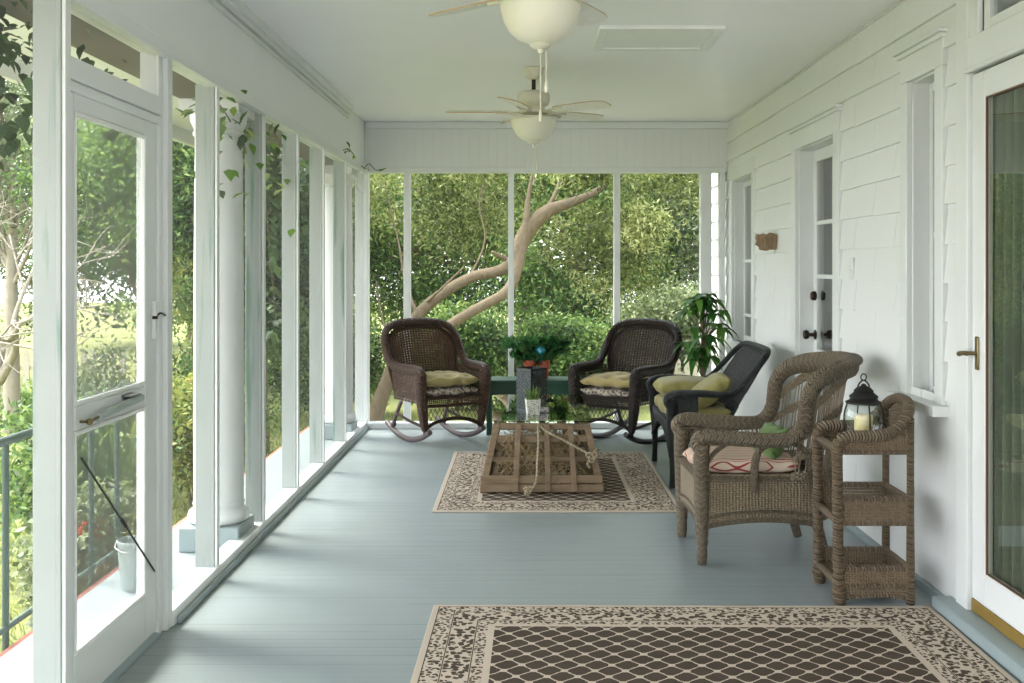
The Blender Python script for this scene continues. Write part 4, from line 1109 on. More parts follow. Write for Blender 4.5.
# base boards and bottom slats
for s in (-1, 1):
    for z in (.030, .088): slat('end_board', (-HB-.01, s*HL, z), (HB+.01, s*HL, z), .026, .05, par=t)
    slat('base_runner', (s*(HB-.01), -HL, .028), (s*(HB-.01), HL, .028), .05, .05)
    slat('end_rail', (-HT-.02, s*(HL-.012), .335), (HT+.02, s*(HL-.012), .335), .022, .042)
    slat('end_rail', (-HT-.005, s*(HL-.012), HH-.018), (HT+.005, s*(HL-.012), HH-.018), .026, .036)
    slat('end_rail', (-HB+.05, s*(HL-.03), .205), (HB-.05, s*(HL-.03), .205), .018, .03)
    for x, xt in ((-.165,-.14), (.04,.03), (.20,.175)): slat('upright', (x, s*(HL+.018), .012), (xt, s*(HL+.008), HH-.005), .034, .022, up=(0,1,0))
    for q in (-1, 1): slat('corner_post', (q*HB, s*(HL-.01), .02), (q*HT, s*(HL-.01), HH), .040, .03, up=(0,1,0))
for i in range(9): slat('floor_slat', (-HB+.06+i*(2*HB-.12)/8, -HL+.02, .030), (-HB+.06+i*(2*HB-.12)/8, HL-.02, .030), .045, .012)
for s in (-1, 1):
    for q in (.06, .24, .42, .60, .78, .95):
        x = HB+(HT-HB)*q + .012; slat('side_slat', (s*x, -HL, .02+q*(HH-.02)), (s*x, HL, .02+q*(HH-.02)), .040, .014, up=(s*HH, 0, HB-HT))
    for y in (-.22, .22): slat('side_frame', (s*(HB-.01), y, .03), (s*(HT-.01), y, HH-.01), .036, .02, up=(0,1,0))
for i in range(5): x = -HT+.03+i*(2*HT-.06)/4; slat('top_slat', (x, -HL, HH-.004), (x, HL, HH-.004), .038, .014)
# netting with a funnel, and straw-like twine
mb = MB()
def SN(u, v):
    a = u*2*PI; rr_ = 1-.62*np.sin(np.clip(v*1.0,0,1)*PI*.5)
    return np.stack([np.cos(a)*.25*rr_, -HL+.05+v*.42, .22+np.sin(a)*.17*rr_], -1)
lattice(mb, SN, 22, .0035, .004, .4)
def SN2(u, v):
    x = (u*2-1); return np.stack([x*(HB-.06-.07*v), -HL+.02+.04*np.sin(u*7+v*5)+0*u, .05+v*.34], -1)
lattice(mb, SN2, 14, .004, .004, .4)
def SN3(u, v): return np.stack([(u*2-1)*(HB-.07), -HL+.1+v*(2*HL-.2), .11+.05*np.sin(u*9)*np.sin(v*11)], -1)
lattice(mb, SN3, 12, .005, .005, .7)
for i in range(230):
    c = np.array([rnd.uniform(-.29,.29), rnd.uniform(-HL+.03, HL-.1), rnd.uniform(.06,.30)]); c[0] *= 1-.5*(c[2]-.06)/.4
    d = np.array([rnd.uniform(-1,1), rnd.uniform(-.6,.6), rnd.uniform(-.5,.9)]); d /= np.linalg.norm(d); l = rnd.uniform(.03,.075)
    e = c+d*l; e[2] = max(.05,min(.40,e[2]))
    strand(mb, np.array([c-d*l*.5, c+np.array([0,0,rnd.uniform(-.015,.015)]), e]), np.tile([0,1,0],(3,1)), rnd.uniform(.004,.009), .004)
o = make('netting', mb, M['net'], t, smooth=0); o['kind'] = 'stuff'
# buoy-like corks in a row
for i in range(5):
    mb = MB(); ball(mb, (-.02+i*.05, -HL+.05, .105), .018, 8, 1.3); make('cork_float', mb, M['rope'], t, smooth=180)
mb = MB(); box(mb, (-.312,-.665,HH+.008), (.312,.665,HH+.020)); make('glass_top', mb, M['table_glass'], t, bevel=.003, smooth=0)
for s in (-1,1):
    for q in (-1,1): mb = MB(); lathe(mb, [(.0,HH+.002),(.014,HH+.002),(.014,HH+.0082),(.0,HH+.0082)], (s*.25,q*.60,0), 14); make('bumper', mb, M['clear'], t)
# rope
mb = MB(); yr = -HL-.045
tube(mb, [(-.02,-HL+.02,HH-.01),(-.025,yr,HH-.03),(-.022,yr-.005,.32),(-.03,yr-.005,.20),(-.035,yr-.01,.10),(-.06,yr-.02,.045),(-.11,yr-.04,.012)], .0072, 10, 6)
tube(mb, [(-.02,-HL+.02,HH-.01),(.03,yr,HH-.045),(.13,yr,.335),(.22,yr-.005,.285),(.285,yr,.25)], .0072, 10, 6)
def knot(c, r):
    c = np.array(c); pts = [c+r*np.array([math.sin(a)+2*math.sin(2*a), .5*-math.sin(3*a), math.cos(a)-2*math.cos(2*a)])/2.4 for a in np.linspace(0,2*PI,14,endpoint=False)]
    tube(mb, pts, .0072, 8, 4, closed=True)
knot((.30,yr-.008,.235), .028); knot((-.085,yr-.032,.035), .022)
tube(mb, [(.30,yr,.24),(.335,yr+.02,.275),(.345,yr+.05,.262)], .0075, 8, 4); tube(mb, [(.29,yr,.22),(.275,yr,.19),(.29,yr,.165)], .0075, 8, 4)
make('rope', mb, M['rope'], t, smooth=180)

GT = TZ+HH+.0205                                        # top of the glass
# fretwork lantern
bx, by = (531.5-VX)*6.95/F, 6.95
t = thing('fretwork_candle_lantern', 'tall square pewter fretwork lantern standing on the glass coffee table', 'candle holder', (bx, by, GT), math.radians(42))
S_, H_ = .070, .275
for i in range(4):
    mb = MB(); R = np.array(rotz(i*PI/2)); nx_, nz_ = 9, 18; fr = .010
    def pb(a, b, mb=mb, R=R):
        m2 = MB(); box(m2, a, b); mb.add(np.concatenate(m2.V) @ R.T, m2.F)
    pb((-S_,-S_,0),(-S_+fr,-S_+.004,H_)); pb((S_-fr,-S_,0),(S_,-S_+.004,H_)); pb((-S_+fr,-S_,0),(S_-fr,-S_+.004,fr)); pb((-S_+fr,-S_,H_-fr),(S_-fr,-S_+.004,H_))
    cw = (2*S_-2*fr)/nx_; chh = (H_-2*fr)/nz_; rr_ = random.Random(40+i%2)
    for a in range(nx_):
        for b in range(nz_):
            x_, z_ = -S_+fr+a*cw, fr+b*chh
            if (a+b) % 2 == 0: pb((x_-.001,-S_+.0005,z_-.001),(x_+cw+.001,-S_+.0035,z_+chh+.001))
            elif rr_.random() < .55: pb((x_,-S_+.0005,z_),(x_+cw*.45,-S_+.0035,z_+chh))
            else: pb((x_,-S_+.0005,z_),(x_+cw,-S_+.0035,z_+chh*.45))
    make('fret_panel', mb, M['fret'], t, smooth=0)
mb = MB(); box(mb, (-S_+.0045,-S_+.0045,0), (S_-.0045,S_-.0045,.006)); make('base', mb, M['fret'], t)
mb = MB()
for s in (-1,1):
    box(mb, (s*S_-.003,-S_-.003,H_+.0005),(s*S_+.003,S_+.003,H_+.007)); box(mb, (-S_+.003,s*S_-.003,H_+.0005),(S_-.003,s*S_+.003,H_+.007))
make('top_rim', mb, M['iron'], t)
# small printed pot with grass
px_, py_ = (532.8-VX)*6.76/F, 6.76
t = thing('potted_grass', 'small square printed pot of bright green grass on the glass table', 'plant', (px_, py_, GT), math.radians(8))
mb = MB(); h_ = .10
v = [(-.038,-.038,0),(.038,-.038,0),(.038,.038,0),(-.038,.038,0),(-.046,-.046,h_),(.046,-.046,h_),(.046,.046,h_),(-.046,.046,h_),(-.042,-.042,h_),(.042,-.042,h_),(.042,.042,h_),(-.042,.042,h_),(-.040,-.040,h_-.015),(.040,-.040,h_-.015),(.040,.040,h_-.015),(-.040,.040,h_-.015)]
f = [(3,2,1,0)] + [(a+i, a+(i+1)%4, a+4+(i+1)%4, a+4+i) for a in (0,4,8) for i in range(4)]
mb.add(v, f); mb.add([(-.040,-.040,h_-.015),(.040,-.040,h_-.015),(.040,.040,h_-.015),(-.040,.040,h_-.015)], [(0,1,2,3)]); make('pot', mb, M['print'], t, bevel=.002)
def blades(n, rad, hmin, hmax, w_, out, z0, mat, parent, name, seed=1, bend=.5):
    r = random.Random(seed); V = []; Fc = []; var = []
    for i in range(n):
        a = r.uniform(0, 2*PI); q = rad*math.sqrt(r.random()); bx_, by_ = q*math.cos(a), q*math.sin(a)
        h = r.uniform(hmin, hmax); a2 = a + r.uniform(-.8,.8); o_ = out*r.uniform(.2,1)
        ca, sa = math.cos(a2), math.sin(a2); n0 = len(V); vv = r.random()
        for k_, tt in enumerate((0,.35,.7,1)):
            c_ = (bx_+ca*o_*tt**1.8, by_+sa*o_*tt**1.8, z0+h*(tt-bend*.35*tt**3)); ww = w_*(1-tt*.85)*(.6+.8*tt if tt<.4 else 1)
            V += [(c_[0]-sa*ww/2, c_[1]+ca*ww/2, c_[2]), (c_[0]+sa*ww/2, c_[1]-ca*ww/2, c_[2])]
            if k_: Fc.append((n0+2*k_-2, n0+2*k_-1, n0+2*k_+1, n0+2*k_)); var.append(vv)
    me = bpy.data.meshes.new(name); me.from_pydata(V, [], Fc); at = me.attributes.new('var', 'FLOAT', 'FACE'); at.data.foreach_set('value', np.array(var, np.float32)); me.materials.append(mat)
    o = bpy.data.objects.new(name, me); C.objects.link(o); o.parent = parent; return o
blades(150, .037, .06, .12, .005, .055, .083, M['leaf_green'], t, 'grass_tuft')
# glass tumbler behind
t = thing('glass_tumbler', 'clear square glass vase beside the printed pot on the glass table', 'vase', ((544-VX)*6.84/F, 6.84, GT))
mb = MB(); a, b, h_ = .036, .031, .12
v = []
for (q, z) in ((a,0),(a,h_),(b,h_),(b,.012)): v += [(-q,-q,z),(q,-q,z),(q,q,z),(-q,q,z)]
f = [(3,2,1,0)] + [(s+i, s+(i+1)%4, s+4+(i+1)%4, s+4+i) for s in (0,4,8) for i in range(4)] + [(12,13,14,15)]
mb.add(v, f); make('vessel', mb, M['clear'], t, bevel=.002, smooth=0)
make('pebble_fill', box(MB(), (-.029,-.029,.013), (.029,.029,.035)), M['paisley'], t, bevel=.004)

# ================================================================== GREEN BENCH WITH POTS
BY = 8.93
t = thing('green_bench', 'low dark green bench under the far screen between the rocking chairs', 'bench', (.10, BY, 0))
make('bench_top', box(MB(), (-.46,-.16,.435), (.46,.16,.462)), M['bench'], t, bevel=.005)
mb = MB(); box(mb, (-.42,-.135,.335), (.42,-.112,.4345)); make('front_apron', mb, M['bench'], t, bevel=.004)
mb = MB(); box(mb, (-.42,.112,.335), (.42,.135,.4345)); make('rear_apron', mb, M['bench'], t, bevel=.004)
for s in (-1,1):
    for q in (-1,1): make('leg', box(MB(), (s*.40-.022,q*.09-.021,0), (s*.40+.022,q*.09+.021,.4345)), M['bench'], t, bevel=.004)
BT = .4625
def terracotta(label, x, y, r_, h_, nleaf, seed, L):
    t = thing('potted_fern', label, 'plant', (x, y, BT), 0, 'ferns on the green bench')
    make('pot', lathe(MB(), [(.0,0),(r_*.72,0),(r_*.92,h_*.72),(r_*1.02,h_*.74),(r_*1.04,h_),(r_*.93,h_),(r_*.88,h_*.8),(.0,h_*.8)], n=28), M['terracotta'], t, smooth=40)
    # arching fronds
    rng = random.Random(seed); pts = []; mb = MB()
    for i in range(nleaf):
        a = rng.uniform(0,2*PI); out = rng.uniform(.09,.27); hh = rng.uniform(.10,.28)
        P = [(math.cos(a)*out*q, math.sin(a)*out*q*.7, h_*.8+hh*(q*1.9-q*q*1.15)) for q in np.linspace(0,1,7)]
        tube(mb, P, [.003]*6+[.0012], 5, 2)
        for q in np.linspace(.25,1,11):
            i0 = min(int(q*6),5); f_ = q*6-i0; c_ = np.array(P[i0])*(1-f_)+np.array(P[i0+1])*f_
            for s in (-1,1): pts.append(c_+np.array([-math.sin(a)*s*.018, math.cos(a)*s*.018, -.006]))
    make('stem', mb, M['leaf_fern_stem'], t, smooth=180)
    leaves(None, np.array(pts), L, L*.42, M['leaf_fern'], t, .5, 'foliage')
    return t
M['leaf_fern_stem'] = m_plain('fern_stem', srgb(52,84,44), .6)
terracotta('left terracotta pot of dark fern on the green bench behind the fretwork lantern', (530.5-VX)*8.9/F, 8.90, .055, .16, 32, 3, .115)
terracotta('right terracotta pot of dark fern on the green bench behind the blue glass globe', (544-VX)*8.9/F, 8.93, .048, .155, 26, 4, .115)
t = thing('watering_globe', 'blue glass watering globe stuck in the right terracotta fern pot', 'watering globe', ((541-VX)*8.86/F, 8.88, BT+.125))
make('bulb', ball(MB(), (0,-.07,.115), .042, 14), M['blue_glass'], t, smooth=180)
make('stem', tube(MB(), [(.0,.0,.0),(.0,-.03,.045),(.0,-.055,.085)], [.006,.007,.012], 10, 3), M['blue_glass'], t, smooth=180)

# corner plant behind the black chair
t = thing('corner_plant', 'tall leafy houseplant in the far right corner behind the black armchair', 'plant', (1.42, 8.45, 0))
make('pot', lathe(MB(), [(.0,0),(.10,0),(.14,.24),(.15,.25),(.15,.29),(.135,.29),(.13,.25),(.0,.25)], n=32), M['pot'], t, smooth=40)
make('soil', lathe(MB(), [(.0,.255),(.129,.254),(.128,.25),(.0,.25)], n=24), M['soil'], t)
mb = MB(); tube(mb, [(0,0,.24),(.01,.0,.45),(-.01,.01,.70),(.0,.0,.85)], [.022,.019,.015,.010], 10, 4)
V = []; Fc = []; var = []
r = random.Random(5)
mbs = MB()
whorls = []
for i in range(23):
    a = r.uniform(0,2*PI); z = r.uniform(.66,1.19); q = r.uniform(.04,.17); whorls.append((q*math.cos(a)-.015, q*math.sin(a)*.6, z))
for c_ in whorls:
    tube(mb, [(0,0,max(.5,c_[2]-.28)), (c_[0]*.5,c_[1]*.5,c_[2]-.08), c_], [.007,.005,.003], 6, 4)
    for j in range(7):
        a = j*2*PI/7+r.uniform(-.3,.3); L = r.uniform(.12,.19); W_ = L*.34; dz = -r.uniform(.35,1.1)
        n0 = len(V); ca, sa = math.cos(a), math.sin(a); vv = min(1,max(0,r.gauss(.4,.22)))
        for k_, tt in enumerate((0.08,.3,.55,.8,1)):
            w_ = W_*math.sin(PI*min(.98,tt**.9))*.5+.001
            cc = np.array([c_[0]+ca*L*tt*.85, c_[1]+sa*L*tt*.85, c_[2]+L*(.25*tt+dz*tt*tt)])
            for s, dzz in ((-1,.25),(0,0),(1,.25)): V.append((cc[0]-sa*w_*s, cc[1]+ca*w_*s, cc[2]+dzz*w_))
            if k_:
                for s in (0,1): Fc.append((n0+3*(k_-1)+s, n0+3*(k_-1)+s+1, n0+3*k_+s+1, n0+3*k_+s)); var.append(vv)
make('trunk', mb, M['bark'], t, smooth=180)
me = bpy.data.meshes.new('foliage'); me.from_pydata(V, [], Fc); at = me.attributes.new('var','FLOAT','FACE'); at.data.foreach_set('value', np.array(var,np.float32)); me.materials.append(M['leaf_house']); me.shade_smooth()
o = bpy.data.objects.new('foliage', me); C.objects.link(o); o.parent = t

# ================================================================== GARDEN
mb = MB()
def SGR(u, v):
    x = -40+u*80; y = -25+v*85
    return np.stack([x, y, ZG + .05*np.sin(x*.7)*np.cos(y*.5)*np.clip((np.abs(x)-3)/3+np.clip(y-11,0,3),0,1)], -1)
sheet(mb, SGR, 80, 85); struct('ground', mb, M['lawn'], smooth=180)
mb = MB(); box(mb, (XO+.02, YB, ZG-.1), (XO+.10, YF+.1, -.2)); box(mb, (XO+.02, YF+.03, ZG-.1), (2.0, YF+.1, -.2)); struct('trim_90', mb, M['brick'])

def grass_patch(name, label, regs):
    P = []
    for (x0, x1, y0, y1, n) in regs: P.append(np.stack([NPR.uniform(x0,x1,n), NPR.uniform(y0,y1,n), np.full(n, ZG+.0)], 1))
    P = np.concatenate(P); n = len(P)
    a = NPR.uniform(0, 2*PI, n); h = NPR.uniform(.035,.10,n); w_ = NPR.uniform(.006,.012,n); tl = NPR.normal(size=(n,2))*.03
    ca, sa = np.cos(a)*w_/2, np.sin(a)*w_/2
    z = np.zeros(n)
    v0 = P + np.stack([-ca,-sa,z],1); v1 = P + np.stack([ca,sa,z],1); t0 = P + np.stack([tl[:,0], tl[:,1], h],1)
    V = np.stack([v0,v1,t0],1).reshape(-1,3); base = np.arange(n)*3
    me = bpy.data.meshes.new(name); me.vertices.add(3*n); me.vertices.foreach_set('co', V.astype(np.float32).ravel())
    me.loops.add(3*n); me.loops.foreach_set('vertex_index', (base[:,None]+np.arange(3)).ravel().astype(np.int32))
    me.polygons.add(n); me.polygons.foreach_set('loop_start', base.astype(np.int32)); me.polygons.foreach_set('loop_total', np.full(n,3,np.int32)); me.update(calc_edges=True)
    at = me.attributes.new('var','FLOAT','FACE'); at.data.foreach_set('value', NPR.uniform(0,1,n).astype(np.float32)); me.materials.append(M['grass'])
    o = bpy.data.objects.new(name, me); C.objects.link(o); tag(o, label, 'grass', kind='stuff')
grass_patch('grass', 'sunny lawn grass growing around the porch', [(-8,-2.0,3,9,26000),(-10,-3,9,16,26000),(-4,4,10,14.5,24000)])

# the leaning tree beyond the far screen
def w13(px, py, Y=13.0): return ((px-VX)*Y/F, Y, CH-(py-VY)*Y/F)
base = w13(373, 446)
t = thing('leaning_tree', 'leaning tree with two curved bare trunks beyond the far screen', 'tree', (base[0], base[1], ZG))
loc_ = lambda px, py, Y=13.0: tuple(np.array(w13(px,py,Y)) - np.array([base[0], base[1], ZG]))
mb = MB()
A = [loc_(371,452), loc_(376,415), loc_(388,380), loc_(402,345), loc_(418,315), loc_(442,294), loc_(472,277), loc_(498,271), loc_(513,262,12.95), loc_(521,243), loc_(531,226), loc_(548,211), loc_(572,202,13.2), loc_(598,190,13.6), loc_(625,165,14.0)]
tube(mb, A, [.12,.10,.088,.082,.072,.066,.064,.066,.085,.10,.10,.085,.06,.04,.02], 12, 5)
B_ = [loc_(392,372,13.05), loc_(412,352,12.8), loc_(436,335,12.7), loc_(456,321,12.7), loc_(482,306,12.7), loc_(505,293,12.75), loc_(515,276,12.85), loc_(521,250,12.95), loc_(526,225,12.95), loc_(528,200,13.0), loc_(533,170,13.1)]
tube(mb, B_, [.05,.058,.062,.062,.06,.062,.068,.07,.05,.03,.012], 10, 5)
make('trunk', mb, M['bark'], t, smooth=180)
for q, rr_ in (([loc_(424,305), loc_(440,290,12.8), loc_(463,268,12.7)], [.022,.014,.010]), ([loc_(418,318), loc_(405,280,13.2), loc_(398,240,13.3), loc_(385,185,13.5)], [.03,.018,.012,.006]),
               ([loc_(512,262), loc_(500,256,12.9), loc_(492,252,12.8)], [.035,.028,.02]), ([loc_(545,214), loc_(560,180,13.2), loc_(566,130,13.4)], [.035,.022,.01]), ([loc_(470,277), loc_(485,240,13.3), loc_(480,195,13.5), loc_(505,140,13.6)], [.014,.010,.008,.005]),
               ([loc_(420,312), loc_(420,345,12.8), loc_(419,375,12.7)], [.02,.014,.008]), ([loc_(395,350), loc_(382,318,13.2), loc_(376,280,13.4)], [.018,.012,.006])):
    mb = MB(); tube(mb, q, rr_, 8, 5); make('branch', mb, M['bark'], t, smooth=180)
pp = []; tt = []
for c_, rad, nc, per, sg in (((0.2,14.2,3.5),(4.6,1.3,1.25),60,330,.27), ((1.1,13.9,1.75),(1.0,.5,.75),22,300,.20), ((-.9,14.6,2.3),(1.6,.5,.9),24,300,.24), ((1.9,13.4,2.6),(1.0,.6,.9),14,240,.2), ((-2.2,13.6,2.5),(.7,.5,.9),12,240,.2), ((.75,12.5,2.62),(.75,.25,.38),12,230,.16), ((-.5,12.7,2.6),(.8,.25,.35),8,200,.18), ((1.25,12.9,1.9),(.5,.3,.35),8,260,.15)):
    p, cc, tone = cloud(c_, rad, nc, per, sg, .2); pp.append(p); tt.append(tone)
pp = np.concatenate(pp) - np.array([base[0], base[1], ZG]); tt = np.concatenate(tt)
leaves(None, pp, .085, .024, M['leaf_olive'], t, .35, 'foliage', tt)

# trees closing the garden behind it
spec = [(-4.6,17.5,4.4,2.2,'leaf_yellow','bushy yellow green tree at the left end beyond the far screen'),
        (-1.9,19.0,4.6,2.2,'leaf_green','mid green tree behind the two curved trunks'),
        (.9,18.0,4.2,2.0,'leaf_green','deep green tree behind the upright of the leaning tree'),
        (3.4,18.5,5.0,2.3,'leaf_pale','pale leaved tree behind the right rocking chair'),
        (6.2,19.5,5.2,2.4,'leaf_green','tall green tree farthest to the right beyond the far screen')]
for x, y, h, r_, mt, lab in spec:
    tree('garden_tree', lab, (x, y, ZG), h, (x, y, 2.0), (r_, 1.5, 2.9), 120, 420, .27, .10, .034, mt, 'bark', .13, .3, 'trees beyond the far screen')
spec = [(-9.5,27,'leaf_dark','dark tree far behind at the left of the garden row'), (-5,29,'leaf_green','green tree far behind, second of the back row'), (0,28,'leaf_olive','olive tree far behind the leaning tree'), (5,29,'leaf_green','green tree far behind the pale leaved tree'), (10,28,'leaf_dark','dark tree far behind at the right of the back row')]
for x, y, mt, lab in spec:
    tree('background_tree', lab, (x, y, ZG), 8, (x, y, 3.6), (3.4, 1.8, 4.2), 90, 190, .5, .24, .10, mt, 'bark', .2, .3, 'far back row of trees')
# shrubs under them
for x, y, rad, mt, lab in ((-2.7,14.3,(.9,.5,.55),'leaf_green','round green shrub at the foot of the leaning tree'), (-.9,14.9,(1.0,.5,.62),'leaf_green','broad green shrub behind the left rocking chair'), (.7,14.8,(.9,.5,.62),'leaf_green','dense green shrub behind the potted ferns'), (2.3,15.6,(.9,.5,.75),'leaf_pale','pale green shrub behind the right rocking chair'), (4.1,16.6,(1.0,.6,.8),'leaf_yellow','yellowish shrub behind the corner plant')):
    shrub('shrub', lab, (x, y, ZG), (rad[0]*1.1,rad[1],rad[2]*1.35), 18000, .075, .036, mt, group='shrubs beyond the far screen')

# left side of the garden, seen through the screens and the door
spec = [(-6.1,12.6,(1.3,1.2,1.5),2.9,'leaf_pale','bark_pale','pale leaved tree with grey branches seen through the screen door', 55, 130),
        (-7.4,16.6,(1.6,1.2,2.2),2.3,'leaf_green','bark','green tree behind the picket fence at the left edge', 60, 170),
        (-4.1,11.4,(1.1,1.1,1.4),2.4,'leaf_green','bark','green tree between the screen door and the first column', 55, 220),
        (-3.6,13.9,(1.2,1.0,2.2),2.0,'leaf_green','bark','green tree outside the middle left screens', 70, 220),
        (-2.9,11.6,(.62,.9,1.5),1.7,'leaf_dark','bark','dark evergreen close outside the far left screens', 60, 300),
        (-10.2,19,(2.2,1.5,3.0),3.0,'leaf_olive','bark_pale','olive tree far off at the left edge', 70, 170),
        (-6.6,21,(2.0,1.5,3.2),2.6,'leaf_green','bark','tall tree far behind the screen door', 80, 190)]
for x, y, rad, zc, mt, bk, lab, nc, per in spec:
    tree('side_garden_tree', lab, (x, y, ZG), 5, (x, y, zc), rad, nc, int(per*1.9), .2, .075, .03, mt, bk, .09, .3, 'trees to the left of the porch', branches=26, twig=.014)
# bare pale twigs of a leafless tree
t = thing('bare_tree', 'leafless grey tree with spreading twigs at the left edge and in the door screen', 'tree', (-5.3, 10.6, ZG))
mb = MB(); r = random.Random(21)
def grow(p, d, L, rad, depth):
    q = p + d*L; m_ = (p+q)/2 + np.array([r.uniform(-.1,.1)*L for _ in range(3)])
    tube(mb, [p, m_, q], [rad, rad*.8, rad*.6], 5 if depth < 3 else 7, 3)
    if depth == 0: return
    for _ in range(3 if depth > 1 else 3):
        nd = d + np.array([r.gauss(0,.65), r.gauss(0,.65), r.gauss(0,.45)]); nd /= np.linalg.norm(nd)
        grow(p + (q-p)*r.uniform(.55,1), nd, L*r.uniform(.6,.85), rad*.55, depth-1)
grow(np.array([0,0,-.05]), np.array([.05,0,1.0]), 1.3, .085, 5); make('trunk', mb, M['bark_pale'], t, smooth=180)
for x, y, rad, mt, lab, fl in ((-2.40,5.75,(.30,.55,.50),'leaf_pale','pale green flowering shrub with red blossoms behind the screen door', 7), (-3.1,7.3,(.6,.7,.66),'leaf_green','green shrub beside the porch behind the first left post', 0), (-2.75,8.9,(.5,.7,.7),'leaf_yellow','light green shrub beside the porch outside the middle left screens', 0),
                               (-3.75,9.3,(.5,.6,.72),'leaf_pale','pale shrub on the lawn farther out than the light green shrub', 0), (-5.9,13.5,(.9,.4,.22),'leaf_green','green shrub in front of the picket fence', 0), (-3.2,10.9,(.7,.8,.7),'leaf_green','low green shrub at the far left corner of the porch', 0)):
    shrub('porch_shrub', lab, (x, y, ZG), rad, 7500, .06, .028, mt, group='shrubs beside the porch', flowers=fl)

# picket fences
def fence(label, x0, x1, y, zt):
    t = thing('picket_fence', label, 'fence', ((x0+x1)/2, y, ZG), 0, 'picket fences'); n = int((x1-x0)/.13); hh = zt-ZG; src = None
    for i in range(n):
        x = -(x1-x0)/2 + (i+.5)*(x1-x0)/n
        if src is None:
            mb = MB(); w_ = .042; P = [(-w_,.02),(w_,.02),(w_,hh-.07),(0,hh),(-w_,hh-.07)]
            v = [(a,-.01,b) for a,b in P] + [(a,.01,b) for a,b in P]; mb.add(v, [(0,1,2,3,4),(9,8,7,6,5)]+[(k_,5+k_,5+(k_+1)%5,(k_+1)%5) for k_ in range(5)]); src = make('picket', mb, M['fence'], t, smooth=0); c_ = src
        else: c_ = src.copy(); C.objects.link(c_); c_.parent = t
        c_.location = (x, 0, 0)
    for z in (.25, hh-.25): mb = MB(); box(mb, (-(x1-x0)/2,.0105,z-.035),((x1-x0)/2,.045,z+.035)); make('rail', mb, M['fence'], t)
fence('weathered picket fence at the left edge behind the lawn', -9.2, -5.4, 14.4, .28)
fence('weathered picket fence behind the corner plant', .8, 4.6, 15.1, .12)

# railing on the outer edge of the porch floor
t = thing('porch_railing', 'thin dark green metal railing outside the screen door', 'railing', (XO-.06, 0, 0))
make('handrail', tube(MB(), [(0,2.2,.75),(0,5.06,.75)], .017, 10, 1), M['rail'], t); make('bottom_rail', tube(MB(), [(0,2.2,.05),(0,5.06,.05)], .012, 8, 1), M['rail'], t)
for y in (2.2,3.17,3.96,4.74,5.04):
    mb = MB(); tube(mb, [(0,y,ZG-.05),(0,y,.745)], .013, 8, 1); make('post', mb, M['rail'], t)
t = thing('metal_bucket', 'small ribbed grey bucket standing outside the screen door', 'bucket', (-1.70, 4.62, 0))
make('pail', lathe(MB(), [(.0,.001),(.055,.001),(.058,.01),(.072,.20),(.076,.21),(.074,.215),(.069,.21),(.055,.012),(.0,.012)], n=96, rib=.02, ribs=24), M['bucket'], t, smooth=60)
make('handle', tube(MB(), [(-.077,0,.205),(-.066,-.05,.188),(0,-.084,.176),(.066,-.05,.188),(.077,0,.205)], .003, 6, 5), M['steel'], t)

# vines hanging from the eaves
def heart_leaves(name, pts, L, mat, parent, seed):
    r = random.Random(seed); V = []; Fc = []; var = []
    for c_ in pts:
        a = r.uniform(0,2*PI); tl = r.uniform(-1.3,-.2); ca, sa = math.cos(a), math.sin(a); ct, st = math.cos(tl), math.sin(tl); l = L*r.uniform(.6,1.2); n0 = len(V); vv = r.random()
        for x, y, z in ((0,0,0),(.28,.38,.06),(.55,.30,.08),(1,0,-.05),(.55,-.30,.08),(.28,-.38,.06),(.5,0,0)):
            x2, z2 = x*ct-z*st, x*st+z*ct; V.append((c_[0]+l*(x2*ca-y*sa), c_[1]+l*(x2*sa+y*ca), c_[2]+l*z2))
        for f in ((0,1,6),(1,2,6),(2,3,6),(3,4,6),(4,5,6),(5,0,6)): Fc.append(tuple(n0+i for i in f)); var.append(vv)
    me = bpy.data.meshes.new(name); me.from_pydata(V, [], Fc); at = me.attributes.new('var','FLOAT','FACE'); at.data.foreach_set('value', np.array(var,np.float32)); me.materials.append(mat); me.shade_smooth()
    o = bpy.data.objects.new(name, me); C.objects.link(o); o.parent = parent; return o
def vine(label, o_, stems, n, sg, L, seed, mat='leaf_dark'):
    t = thing('climbing_vine', label, 'vine', o_, 0, 'vines on the porch eaves'); r = random.Random(seed); mb = MB(); pts = []
    for s in stems:
        tube(mb, s, .004, 5, 5); P, _ = smooth_path(s, 8)
        for _i in range(n):
            q = P[r.randrange(len(P))]; pts.append(q + np.array([r.gauss(0,sg),r.gauss(0,sg),r.gauss(0,sg*.8)]))
    make('stem', mb, M['bark'], t, smooth=180); heart_leaves('foliage', pts, L, M[mat], t, seed)
vine('leafy dark vine hanging in the top left corner of the picture', (-1.72, 3.3, 2.28), [[(0,-.3,0),(.0,.0,-.06),(-.02,.15,-.22),(0,.2,-.42)], [(-.15,-.4,-.0),(-.16,-.1,-.15),(-.12,.05,-.3)], [(-.3,0,0),(-.3,.2,-.2),(-.28,.3,-.5)]], 260, .09, .06, 3)
vine('dark vine crossing the opening above the screen door', (-1.66, 3.9, 2.26), [[(0,-.35,-.02),(.0,-.1,-.10),(-.02,.15,-.12),(0,.3,-.20)], [(0,.3,-.20),(.02,.4,-.24)]], 45, .05, .055, 4)
vine('trailing vine leaves behind the tall screen beside the first column', (-1.47, 5.2, 2.20), [[(0,-.2,0),(.01,.05,-.08),(.0,.2,-.22),(.0,.28,-.36)], [(0,-.25,0),(.01,-.18,-.25),(.0,-.14,-.42)], [(0,.1,-.05),(0,.3,-.10)]], 30, .055, .075, 5, 'leaf_green')
